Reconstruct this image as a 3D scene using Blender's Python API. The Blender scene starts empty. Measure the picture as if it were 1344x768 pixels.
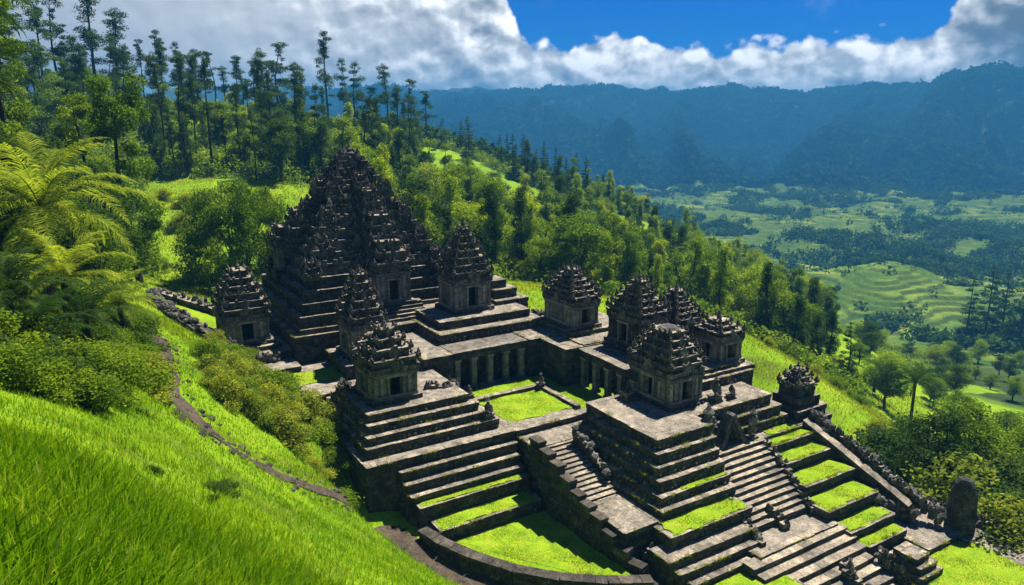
import bpy, math, random
import numpy as np
from math import sin, cos, pi, radians, atan, tan, sqrt
from mathutils import Vector, Matrix
random.seed(7); np.random.seed(7)
RNG = np.random.default_rng(11)
S = bpy.context.scene
C = S.collection
# ------------------------------------------------------------------ camera
FX, CX, CY, PITCH, EYE = 970.0, 672.0, 384.0, radians(13.6), 24.0
cd = bpy.data.cameras.new('camera'); cam = bpy.data.objects.new('camera', cd); C.objects.link(cam)
cd.sensor_width = 36.0; cd.lens = FX / 1344.0 * 36.0; cd.clip_start = 0.1; cd.clip_end = 30000
cam.location = (0, 0, EYE); cam.rotation_euler = (pi / 2 - PITCH, 0, 0)
S.camera = cam
S.view_settings.view_transform = 'Standard'; S.view_settings.look = 'None'
S.view_settings.exposure = 1.28; S.view_settings.gamma = 1.0
S.render.engine = 'CYCLES'
S.cycles.max_bounces = 6; S.cycles.diffuse_bounces = 3; S.cycles.glossy_bounces = 1
S.cycles.transmission_bounces = 4; S.cycles.volume_bounces = 0; S.cycles.transparent_max_bounces = 6
S.cycles.use_denoising = True
S.cycles.caustics_reflective = False; S.cycles.caustics_refractive = False
# site axes: u runs right and away, v runs left and away
YAW = radians(31.5)
AX = (cos(YAW), sin(YAW)); BX = (-sin(YAW), cos(YAW))
def W(u, v, z=0.0): return (u * AX[0] + v * BX[0], u * AX[1] + v * BX[1], z)
def toUV(x, y): return x * AX[0] + y * AX[1], x * BX[0] + y * BX[1]
# ------------------------------------------------------------------ noise
_perm = RNG.random((256, 256))
def vnoise(x, y):
    xi = np.floor(x).astype(int); yi = np.floor(y).astype(int)
    fx = x - xi; fy = y - yi; fx = fx * fx * (3 - 2 * fx); fy = fy * fy * (3 - 2 * fy)
    g = lambda a, b: _perm[a & 255, b & 255]
    return (g(xi, yi) * (1 - fx) + g(xi + 1, yi) * fx) * (1 - fy) + (g(xi, yi + 1) * (1 - fx) + g(xi + 1, yi + 1) * fx) * fy
def fbm(x, y, o=4, ridged=False):
    s = 0; a = 1; t = 0
    for k in range(o):
        n = vnoise(x * 2 ** k + 17.3 * k, y * 2 ** k - 9.1 * k)
        s = s + a * ((1 - abs(2 * n - 1)) if ridged else n); t += a; a *= 0.5
    return s / t
def sstep(a, b, x):
    t = np.clip((x - a) / (b - a), 0, 1); return t * t * (3 - 2 * t)
# ------------------------------------------------------------------ terrain
COLS = {
 -160: [(2,1000),(4,830),(6,730),(9,620),(13,535),(16,520),(30,450),(45,390),(60,360),(90,300),(140,235),(200,180),(280,125),(400,150),(700,260),(1500,250),(3000,118)],
 0: [(2,1060),(4,850),(6,760),(9,665),(13,576),(16,580),(30,508),(45,440),(60,405),(90,340),(140,265),(200,200),(285,135),(400,150),(700,260),(1500,250),(3000,118)],
 100: [(2,1080),(4,860),(6,772),(9,690),(13,612),(16,614),(28,545),(45,452),(60,405),(80,362),(110,310),(150,250),(220,180),(300,128),(400,150),(700,260),(1500,250),(3000,118)],
 200: [(2,1100),(4,900),(6,810),(10,722),(15,650),(18,646),(30,572),(42,505),(50,462),(65,420),(80,398),(100,370),(130,305),(160,250),(175,222),(230,195),(300,138),(340,140),(450,160),(700,260),(1500,250),(3000,118)],
 300: [(2,1120),(5,900),(8,800),(13,728),(19,678),(23,656),(30,618),(42,560),(50,520),(58,490),(69,459),(80,415),(95,382),(120,320),(145,262),(168,224),(215,195),(260,172),(320,142),(400,150),(700,260),(1500,250),(3000,118)],
 400: [(2,1150),(6,910),(10,820),(16,755),(24,705),(34,668),(43,625),(50,580),(57,540),(70,472),(85,425),(100,395),(120,350),(145,290),(170,232),(210,218),(260,190),(330,155),(420,165),(700,260),(1500,250),(3000,118)],
 500: [(2,1200),(8,900),(14,810),(22,757),(32,728),(40,706),(45,688),(50,664),(58,600),(70,500),(85,430),(100,392),(120,345),(145,300),(180,258),(220,232),(300,190),(350,170),(450,190),(700,265),(1500,250),(3000,118)],
 600: [(2,1250),(10,910),(18,835),(26,795),(34,778),(41,765),(46,742),(60,650),(75,520),(90,412),(105,378),(120,360),(150,332),(190,290),(240,250),(320,192),(420,210),(700,270),(1500,250),(3000,118)],
 700: [(2,1300),(12,930),(22,850),(34,805),(46,765),(60,660),(75,520),(90,395),(105,370),(118,374),(150,365),(190,325),(240,275),(330,226),(430,255),(700,285),(1500,250),(2000,215),(2600,160),(3000,118)],
 800: [(2,1300),(12,930),(22,860),(34,815),(46,795),(60,690),(75,530),(90,410),(102,390),(115,392),(150,390),(200,350),(260,292),(330,260),(430,290),(700,300),(1000,275),(1500,250),(2000,215),(2600,160),(3000,118)],
 900: [(2,1300),(12,950),(24,880),(46,820),(60,710),(78,540),(92,425),(102,403),(112,404),(150,415),(200,380),(250,338),(310,304),(400,345),(520,345),(700,322),(1000,282),(1500,248),(2000,210),(2600,158),(3000,116)],
 1000: [(2,1320),(12,960),(24,890),(46,850),(60,760),(78,580),(92,468),(101,444),(112,450),(150,450),(200,415),(240,388),(280,378),(350,415),(450,405),(600,360),(900,300),(1200,268),(1500,250),(2000,205),(2600,155),(3000,116)],
 1100: [(2,1320),(12,960),(24,900),(46,860),(60,790),(75,650),(86,548),(94,507),(105,515),(130,500),(170,465),(220,432),(270,440),(350,455),(450,415),(620,360),(900,302),(1200,272),(1450,255),(1900,200),(2500,150),(3000,114)],
 1200: [(2,1330),(12,970),(24,910),(46,880),(58,800),(68,700),(76,620),(83,578),(95,585),(120,580),(150,545),(200,500),(260,490),(330,475),(430,430),(620,375),(900,310),(1200,276),(1450,258),(1850,195),(2400,145),(2900,112)],
 1344: [(2,1340),(12,980),(24,920),(44,900),(56,800),(64,720),(72,672),(85,668),(110,640),(145,590),(200,540),(270,500),(340,480),(430,445),(620,390),(900,320),(1250,285),(1500,265),(1850,200),(2400,145),(2900,110)],
 1520: [(2,1360),(12,1000),(24,950),(44,920),(56,840),(66,760),(80,715),(110,670),(145,620),(200,560),(300,510),(430,455),(620,400),(900,330),(1250,290),(1500,265),(1850,200),(2400,145),(2900,110)],
}
LR0, LR1, NR = math.log(2), math.log(9000), 520
lr = np.linspace(LR0, LR1, NR)
cxs = sorted(COLS)
tab = []
for c in cxs:
    k = COLS[c] + [(3400, 128), (5000, 138), (9000, 142)]
    tab.append(np.interp(lr, [math.log(a) for a, b in k], [b for a, b in k]))
tab = np.array(tab)
ker = np.exp(-0.5 * (np.arange(-9, 10) / 3.0) ** 2); ker /= ker.sum()
tab = np.array([np.convolve(np.pad(t, 9, mode='edge'), ker, 'valid') for t in tab])
PXG = np.arange(-160, 1521, 20)
T = np.array([np.interp(PXG, cxs, tab[:, j]) for j in range(NR)]).T
k2 = np.array([1, 3, 4, 3, 1.]); k2 /= k2.sum()
T = np.apply_along_axis(lambda a: np.convolve(np.pad(a, 2, mode='edge'), k2, 'valid'), 0, T)
CP, SP = cos(PITCH), sin(PITCH)
def lookup(px, l):
    a = np.clip((px + 160) / 20, 0, len(PXG) - 1.001); b = np.clip((l - LR0) / (LR1 - LR0) * (NR - 1), 0, NR - 1.001)
    i = a.astype(int); j = b.astype(int); fa = a - i; fb = b - j
    return (T[i, j] * (1 - fa) + T[i + 1, j] * fa) * (1 - fb) + (T[i, j + 1] * (1 - fa) + T[i + 1, j + 1] * fa) * fb
def base_h(x, y):
    r = np.maximum(np.hypot(x, y), 2.0); az = np.clip(np.arctan2(x, y), -0.72, 0.76)
    l = np.log(r); sx = np.sin(az); cy = np.cos(az)
    t = np.full_like(r, -0.3)
    for _ in range(9):
        fz = cy * CP - t * SP; up = cy * SP + t * CP
        px = CX + FX * sx / fz
        row = lookup(px, l)
        b = (CY - row) / FX
        # cy*SP + t*CP = b*(cy*CP - t*SP)
        tn = (b * cy * CP - cy * SP) / (CP + b * SP)
        t = 0.5 * t + 0.5 * tn
    return EYE + r * t
def ground(x, y):
    x = np.atleast_1d(np.asarray(x, float)); y = np.atleast_1d(np.asarray(y, float))
    h = base_h(x, y); r = np.hypot(x, y)
    # hummocks, spurs and ravines
    h += (fbm(x / 2.3, y / 2.3, 3) - .5) * 0.35 * sstep(8, 25, r)
    h += (fbm(x / 14, y / 14, 4) - .5) * 2.2 * sstep(95, 160, r)
    h += (fbm(x / 130 + 3, y / 130, 4) - .5) * 58 * sstep(280, 600, r)
    m = sstep(1350, 1900, r)
    azn = np.arctan2(x, y) * 9.5 + (fbm(x / 500, y / 500, 2) - .5) * 1.6
    h += (fbm(azn + 5, r / 1300, 5, True) - .60) * 330 * m * (1 - .80 * sstep(2200, 3000, r))
    h += (fbm(x / 90, y / 130 + 8, 4, True) - .6) * 34 * m
    # rice terraces in the valley
    vm = sstep(330, 420, r) * (1 - sstep(1500, 1750, r)) * TERR(x, y)
    st = 2.3 + 1.2 * sstep(700, 1200, r); q = h / st + (fbm(x / 60, y / 60, 2) - .5) * 2.4; fl = np.floor(q); fr = q - fl
    global RISER
    if len(h) > 1e5: RISER = sstep(.60, .72, fr) * sstep(330, 420, r) * (r < 1600)
    h = h + vm * ((fl + sstep(.72, 1, fr)) - q) * st
    st2 = 1.5; q = h / st2; fl = np.floor(q); vm2 = sstep(100, 130, r) * (1 - sstep(330, 350, r)) * (1 - FOREST(x, y)) 
    h = h + vm2 * .55 * ((fl + sstep(.6, 1, q - fl)) - q) * st2
    # the complex is cut into the hill
    u, v = toUV(x, y)
    cap = np.full_like(h, 1e4)
    def rect(u0, u1, v0, v1, z, soft=1.0):
        nonlocal cap
        d = np.maximum(np.maximum(u0 - u, u - u1), np.maximum(v0 - v, v - v1))
        cap = np.minimum(cap, z + np.maximum(d, 0) * 6 / soft)
    rect(17.5, 35, 66, 80, 3.6); rect(18, 40, 56, 66, 1.8); rect(13, 26, 57, 68, .6); rect(17.2, 47, 46, 56, -.8)
    rect(36, 49, 37, 58, -.8); rect(18, 34, 43, 46, -3.4); rect(20, 30, 40, 43, -5.4); rect(22, 31, 35, 40, -5.6)
    rect(25, 33, 30, 36, -6.6); rect(31, 50, 33.5, 37, -3.6); rect(31, 50, 30, 34, -5.8); rect(32, 51, 26, 30.5, -7.4)
    rect(34, 55, 18, 26.5, -9.5); rect(46, 57.5, 20, 26.5, -7.2)
    h = np.minimum(h, cap)
    # level bench where the track runs below the curved wall
    bd = np.full_like(h, 1e9)
    for a, b in zip(BENCH[:-1], BENCH[1:]):
        dx, dy = b[0] - a[0], b[1] - a[1]; t = np.clip(((u - a[0]) * dx + (v - a[1]) * dy) / (dx * dx + dy * dy), 0, 1); zt = a[2] + (b[2] - a[2]) * t
        d_ = np.hypot(u - a[0] - t * dx, v - a[1] - t * dy); k_ = d_ < bd; bd = np.where(k_, d_, bd); zb = zt if a is BENCH[0] else np.where(k_, zt, zb)
    h = h + (zb - h) * (1 - sstep(1.3, 4.2, bd)) * 1.0
    return h
BENCH = [(15.4, 46.2, -3.1), (16.9, 43.6, -4.3), (17.6, 40.4, -4.9), (18.6, 37.4, -5.1), (20.3, 34.6, -5.2), (22.4, 32.0, -5.3), (25.2, 29.9, -5.4), (28.2, 28.6, -5.8)]
def TERR(x, y):
    return sstep(.30, .42, fbm(x / 230 + 2.2, y / 230 + 4.0, 3)) * (1 - sstep(1300, 1700, np.hypot(x, y)) * .6)
def at_px(px, r):
    """ground point in the direction of picture column px at distance r"""
    row = lookup(np.array([float(px)]), np.array([math.log(r)]))[0]; b = (CY - row)
    az = math.atan2(px - CX, FX * CP + b * SP)
    x, y = r * sin(az), r * cos(az)
    return x, y, float(ground(x, y)[0])
def px_of(x, y, z):
    Z = z - EYE; fz = y * CP - Z * SP; fy = y * SP + Z * CP
    return CX + FX * x / fz, CY - FX * fy / fz
def FOREST(x, y):
    """0 open meadow, 1 forest, as a map on the ground"""
    r = np.hypot(x, y); px = CX + 998 * np.tan(np.clip(np.arctan2(x, y), -1.2, 1.2))
    f = np.ones_like(r)
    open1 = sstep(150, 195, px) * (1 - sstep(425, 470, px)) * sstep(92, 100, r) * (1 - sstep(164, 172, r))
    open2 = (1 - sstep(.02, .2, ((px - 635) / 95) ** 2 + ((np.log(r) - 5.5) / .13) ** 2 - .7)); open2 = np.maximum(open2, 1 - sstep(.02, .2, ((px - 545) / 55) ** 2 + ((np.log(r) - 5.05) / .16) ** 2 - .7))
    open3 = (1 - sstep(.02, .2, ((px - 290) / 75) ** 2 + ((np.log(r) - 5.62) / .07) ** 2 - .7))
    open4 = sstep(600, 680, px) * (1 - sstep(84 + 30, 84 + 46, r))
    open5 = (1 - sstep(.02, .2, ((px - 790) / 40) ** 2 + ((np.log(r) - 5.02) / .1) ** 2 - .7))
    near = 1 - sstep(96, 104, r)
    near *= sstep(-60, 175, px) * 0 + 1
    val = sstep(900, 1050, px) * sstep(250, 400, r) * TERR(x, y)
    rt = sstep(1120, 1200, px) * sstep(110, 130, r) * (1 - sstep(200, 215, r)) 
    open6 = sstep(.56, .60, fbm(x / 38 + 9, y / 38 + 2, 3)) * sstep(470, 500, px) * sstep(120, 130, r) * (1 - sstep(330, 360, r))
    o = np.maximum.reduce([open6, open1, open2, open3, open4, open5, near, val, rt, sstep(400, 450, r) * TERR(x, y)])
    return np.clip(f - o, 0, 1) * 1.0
# ------------------------------------------------------------------ materials
def new_mat(name):
    m = bpy.data.materials.new(name); m.use_nodes = True; nt = m.node_tree; nt.nodes.clear(); return m, nt
def nd(nt, typ, **kw):
    n = nt.nodes.new(typ)
    for k, v in kw.items():
        if k.startswith('i_'):
            n.inputs[k[2:].replace('_', ' ')].default_value = v
        else: setattr(n, k, v)
    return n
def ramp(nt, fac, stops, interp='LINEAR'):
    r = nt.nodes.new('ShaderNodeValToRGB'); r.color_ramp.interpolation = interp
    e = r.color_ramp.elements
    while len(e) < len(stops): e.new(0.5)
    for i, (p, c) in enumerate(stops): e[i].position = p; e[i].color = (*c, 1) if len(c) == 3 else c
    nt.links.new(fac, r.inputs[0]); return r.outputs[0]
def noise(nt, vec, scale, detail=5, rough=.6, dist=0):
    n = nd(nt, 'ShaderNodeTexNoise'); n.inputs['Scale'].default_value = scale; n.inputs['Detail'].default_value = detail
    n.inputs['Roughness'].default_value = rough; n.inputs['Distortion'].default_value = dist
    if vec: nt.links.new(vec, n.inputs['Vector'])
    return n
def mixc(nt, fac, a, b, mode='MIX'):
    m = nt.nodes.new('ShaderNodeMix'); m.data_type = 'RGBA'; m.blend_type = mode
    for s, v in ((m.inputs[0], fac), (m.inputs[6], a), (m.inputs[7], b)):
        if isinstance(v, (int, float)): s.default_value = v
        elif isinstance(v, tuple): s.default_value = (*v, 1)
        else: nt.links.new(v, s)
    return m.outputs[2]
def geo(nt): return nd(nt, 'ShaderNodeNewGeometry').outputs['Position']
def stone_mat(name, dark, mid, light, lichen=None, rough=.92, bump=.5, scale=1.0, island=True):
    m, nt = new_mat(name); out = nd(nt, 'ShaderNodeOutputMaterial'); b = nd(nt, 'ShaderNodeBsdfPrincipled')
    b.inputs['Roughness'].default_value = rough; b.inputs['Specular IOR Level'].default_value = .25
    p = geo(nt)
    n1 = noise(nt, p, 1.1 * scale, 8, .7, .6); n2 = noise(nt, p, 7 * scale, 6, .75)
    v = nd(nt, 'ShaderNodeTexVoronoi'); v.inputs['Scale'].default_value = 2.2 * scale; nt.links.new(p, v.inputs['Vector'])
    c1 = ramp(nt, n1.outputs[0], [(.3, dark), (.52, mid), (.74, light)])
    c2 = ramp(nt, n2.outputs[0], [(.3, (.28, .28, .28)), (.55, (.8, .8, .8)), (.75, (1.5, 1.45, 1.35))])
    c = mixc(nt, 1.0, c1, c2, 'MULTIPLY')
    vv = ramp(nt, v.outputs['Color'], [(0, (.65, .65, .68)), (1, (1.25, 1.2, 1.1))])
    c = mixc(nt, .7, c, vv, 'MULTIPLY')
    ri = ramp(nt, nd(nt, 'ShaderNodeNewGeometry').outputs['Random Per Island'], [(0, (.55, .56, .6)), (.6, (1, 1, 1)), (1, (1.55, 1.5, 1.4))])
    if island: c = mixc(nt, .85, c, ri, 'MULTIPLY')
    if lichen:
        n3 = noise(nt, p, 2.6 * scale, 7, .8, 1.0)
        f = ramp(nt, n3.outputs[0], [(.57, (0, 0, 0)), (.66, (1, 1, 1))])
        c = mixc(nt, f, c, lichen)
    nt.links.new(c, b.inputs['Base Color'])
    bp = nd(nt, 'ShaderNodeBump'); bp.inputs['Strength'].default_value = bump; bp.inputs['Distance'].default_value = .12
    n4 = noise(nt, p, 5 * scale, 9, .75); nt.links.new(n4.outputs[0], bp.inputs['Height'])
    nt.links.new(bp.outputs[0], b.inputs['Normal']); nt.links.new(b.outputs[0], out.inputs[0]); return m
M = {}
M['stone'] = stone_mat('dark_stone', (.018, .018, .02), (.06, .06, .06), (.16, .155, .145), (.2, .19, .16), bump=.7)
M['carved'] = stone_mat('carved_stone', (.018, .018, .019), (.11, .107, .102), (.34, .33, .305), (.5, .47, .42), scale=1.6, bump=.8)  # pale tones and speckles also paint in sun on the carved tips
M['pale'] = stone_mat('pale_stone', (.075, .077, .08), (.225, .228, .232), (.40, .40, .395), (.045, .046, .048), scale=1.3, bump=.4)
M['paving'] = stone_mat('sunlit_worn_paving', (.11, .095, .075), (.32, .28, .22), (.47, .415, .335), (.07, .068, .045), bump=.25, scale=.9)  # worn floors; on ledge tops the paleness also paints in sunlight
M['dirt'] = stone_mat('dirt', (.05, .036, .026), (.095, .07, .05), (.15, .115, .085), (.05, .06, .02), bump=.5)
M['rock'] = stone_mat('rubble_stone', (.03, .027, .024), (.09, .078, .065), (.2, .17, .14), (.07, .08, .03), scale=1.4, bump=.8)
def lawn_mat():
    m, nt = new_mat('lawn_grass'); out = nd(nt, 'ShaderNodeOutputMaterial'); b = nd(nt, 'ShaderNodeBsdfPrincipled')
    b.inputs['Roughness'].default_value = .9; b.inputs['Specular IOR Level'].default_value = .1
    p = geo(nt); n1 = noise(nt, p, .8, 6, .6); n2 = noise(nt, p, 14, 4, .8)
    c1 = ramp(nt, n1.outputs[0], [(.30, (.10, .18, .008)), (.42, (.18, .30, .01)), (.55, (.23, .34, .012)), (.70, (.30, .33, .03))])
    n5 = noise(nt, p, .55, 8, .75, .5); c1 = mixc(nt, ramp(nt, n5.outputs[0], [(.60, (0, 0, 0)), (.72, (.75, .75, .75))]), c1, (.17, .15, .05))
    c2 = ramp(nt, n2.outputs[0], [(.34, (.35, .42, .35)), (.5, (.95, .97, .9)), (.68, (1.5, 1.4, 1.2))])
    nt.links.new(mixc(nt, 1.0, c1, c2, 'MULTIPLY'), b.inputs['Base Color'])
    bp = nd(nt, 'ShaderNodeBump'); bp.inputs['Strength'].default_value = .7; bp.inputs['Distance'].default_value = .06
    nt.links.new(noise(nt, p, 22, 5, .8).outputs[0], bp.inputs['Height']); nt.links.new(bp.outputs[0], b.inputs['Normal'])
    nt.links.new(b.outputs[0], out.inputs[0]); return m
M['lawn'] = lawn_mat()
def leaf_mat(name, a, b_, trans=.45, tcol=None, nscale=.5, isl=None):
    m, nt = new_mat(name); out = nd(nt, 'ShaderNodeOutputMaterial')
    d = nd(nt, 'ShaderNodeBsdfDiffuse'); t = nd(nt, 'ShaderNodeBsdfTranslucent'); mx = nd(nt, 'ShaderNodeMixShader'); mx.inputs[0].default_value = trans
    p = geo(nt); n = noise(nt, p, nscale, 4, .7); oi = nd(nt, 'ShaderNodeObjectInfo')
    c = mixc(nt, ramp(nt, n.outputs[0], [(.32, (0, 0, 0)), (.68, (1, 1, 1))]), a, b_)
    r = ramp(nt, oi.outputs['Random'], [(0, (.65, .78, .85)), (.5, (1, 1, 1)), (1, (1.2, 1.15, .8))])
    c = mixc(nt, .8, c, r, 'MULTIPLY')
    ri = ramp(nt, nd(nt, 'ShaderNodeNewGeometry').outputs['Random Per Island'], isl or [(0, (.55, .6, .6)), (.5, (1, 1, 1)), (1, (1.5, 1.4, 1.1))])
    c = mixc(nt, .9, c, ri, 'MULTIPLY')
    c2 = mixc(nt, 1.0, c, tcol or (1.5, 1.5, .7), 'MULTIPLY')
    nt.links.new(c, d.inputs[0]); nt.links.new(c2, t.inputs[0]); nt.links.new(d.outputs[0], mx.inputs[1]); nt.links.new(t.outputs[0], mx.inputs[2])
    nt.links.new(mx.outputs[0], out.inputs[0]); return m
M['leaf_mid'] = leaf_mat('leaf_mid_green', (.055, .115, .012), (.19, .27, .022), .5)
M['leaf_dark'] = leaf_mat('leaf_dark_green', (.02, .05, .016), (.07, .12, .024), .42)
M['leaf_lime'] = leaf_mat('leaf_lime_green', (.14, .23, .014), (.30, .36, .025), .5)
M['leaf_shrub'] = leaf_mat('leaf_shrub', (.11, .16, .018), (.32, .35, .045), .5, nscale=1.2)
M['leaf_palm'] = leaf_mat('leaf_palm', (.11, .175, .02), (.27, .32, .045), .5, nscale=1.0)
M['leaf_palm_dark'] = leaf_mat('leaf_palm_dark', (.02, .05, .015), (.05, .09, .02), .35, nscale=1.0)
M['blade'] = leaf_mat('grass_blade', (.11, .25, .006), (.25, .40, .01), .52, (1.3, 1.2, .5), nscale=.35, isl=[(0, (.5, .58, .6)), (.45, (1, 1, 1)), (.88, (1.35, 1.2, 1.2)), (.93, (2.0, 1.25, 6.)), (1, (2.1, 1.3, 7.))])
M['blade_meadow'] = leaf_mat('meadow_blade', (.17, .25, .008), (.32, .36, .012), .4, (1.3, 1.15, .6), nscale=.2, isl=[(0, (.5, .58, .6)), (.45, (1, 1, 1)), (.88, (1.35, 1.2, 1.2)), (.93, (2.0, 1.25, 6.)), (1, (2.1, 1.3, 7.))])
M['forest'] = leaf_mat('forest_leaves', (.018, .05, .018), (.07, .125, .024), .3, nscale=.02)
M['forest_far'] = leaf_mat('mountain_forest_leaves', (.008, .028, .02), (.03, .07, .035), .2, nscale=.006)
M['bark'] = stone_mat('bark', (.03, .024, .018), (.07, .055, .042), (.13, .11, .09), bump=.6)
def terrain_mat():
    m, nt = new_mat('hillside'); out = nd(nt, 'ShaderNodeOutputMaterial'); b = nd(nt, 'ShaderNodeBsdfPrincipled')
    b.inputs['Roughness'].default_value = .95; b.inputs['Specular IOR Level'].default_value = .05
    p = geo(nt); at = nd(nt, 'ShaderNodeAttribute'); at.attribute_name = 'cover'
    sp = nd(nt, 'ShaderNodeSeparateColor'); nt.links.new(at.outputs['Color'], sp.inputs[0])
    n1 = noise(nt, p, .12, 8, .65); n2 = noise(nt, p, 3.5, 6, .75); n3 = noise(nt, p, .02, 6, .7)
    meadow = ramp(nt, n1.outputs[0], [(.3, (.10, .19, .008)), (.5, (.17, .29, .01)), (.7, (.25, .33, .015))])
    meadow = mixc(nt, .8, meadow, ramp(nt, n2.outputs[0], [(.3, (.5, .55, .4)), (.55, (1, 1, 1)), (.8, (1.3, 1.25, 1.1))]), 'MULTIPLY')
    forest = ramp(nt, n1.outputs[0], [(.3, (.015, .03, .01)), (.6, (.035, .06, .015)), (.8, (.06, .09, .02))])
    val = ramp(nt, n3.outputs[0], [(.3, (.025, .065, .014)), (.48, (.08, .15, .018)), (.66, (.24, .27, .03))])
    val = mixc(nt, .7, val, ramp(nt, noise(nt, p, .35, 6, .75).outputs[0], [(.35, (.35, .45, .4)), (.55, (1, 1, 1)), (.8, (1.2, 1.15, 1.1))]), 'MULTIPLY')
    wv = nd(nt, 'ShaderNodeVectorMath', operation='MULTIPLY_ADD'); nt.links.new(noise(nt, p, .02, 3, .5).outputs['Color'], wv.inputs[0]); wv.inputs[1].default_value = (60, 60, 0); nt.links.new(p, wv.inputs[2])
    vf = nd(nt, 'ShaderNodeTexVoronoi'); vf.inputs['Scale'].default_value = .028; nt.links.new(wv.outputs[0], vf.inputs['Vector'])
    val = mixc(nt, .85, val, ramp(nt, vf.outputs['Color'], [(0, (.45, .6, .55)), (.5, (1, 1, .9)), (1, (1.5, 1.3, .9))]), 'MULTIPLY')
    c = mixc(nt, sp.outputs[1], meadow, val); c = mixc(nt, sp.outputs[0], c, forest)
    soil = ramp(nt, n2.outputs[0], [(.3, (.035, .03, .015)), (.7, (.08, .065, .035))])
    c = mixc(nt, sp.outputs[2], c, soil)
    nt.links.new(c, b.inputs['Base Color'])
    bp = nd(nt, 'ShaderNodeBump'); bp.inputs['Strength'].default_value = .6; bp.inputs['Distance'].default_value = .3
    nt.links.new(noise(nt, p, 2.0, 8, .75).outputs[0], bp.inputs['Height']); nt.links.new(bp.outputs[0], b.inputs['Normal'])
    nt.links.new(b.outputs[0], out.inputs[0]); return m
M['terrain'] = terrain_mat()
# ------------------------------------------------------------------ object helpers
ISN = {}
def link(o, parent=None):
    C.objects.link(o)
    if parent is not None: o.parent = parent
    return o
def tag(o, label=None, cat=None, group=None, kind=None):
    if label: o['label'] = label
    if cat: o['category'] = cat
    if group: o['group'] = group
    if kind: o['kind'] = kind
    return o
def empty(name, u, v, z, label, cat, group=None, rz=YAW):
    o = bpy.data.objects.new(name, None); o.empty_display_size = .2; link(o)
    o.location = W(u, v, z); o.rotation_euler = (0, 0, rz); return tag(o, label, cat, group)
def np_mesh(name, V, F, mats, mi=None, smooth=False):
    """V (n,3); F list of arrays (m,k)"""
    me = bpy.data.meshes.new(name); V = np.asarray(V, np.float32)
    if not isinstance(F, list): F = [F]
    F = [f for f in F if len(f)]
    nl = sum(f.size for f in F); nf = sum(len(f) for f in F)
    me.vertices.add(len(V)); me.vertices.foreach_set('co', V.ravel())
    me.loops.add(nl); me.loops.foreach_set('vertex_index', np.concatenate([f.ravel() for f in F]).astype(np.int32))
    tot = np.concatenate([np.full(len(f), f.shape[1]) for f in F]).astype(np.int32)
    st = np.concatenate([[0], np.cumsum(tot)[:-1]]).astype(np.int32)
    me.polygons.add(nf); me.polygons.foreach_set('loop_start', st)
    try: me.polygons.foreach_set('loop_total', tot)
    except Exception: pass
    for m in mats: me.materials.append(m)
    if mi is not None: me.polygons.foreach_set('material_index', np.asarray(mi, np.int32))
    me.polygons.foreach_set('use_smooth', np.full(nf, smooth))
    me.update(calc_edges=True); return me
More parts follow.
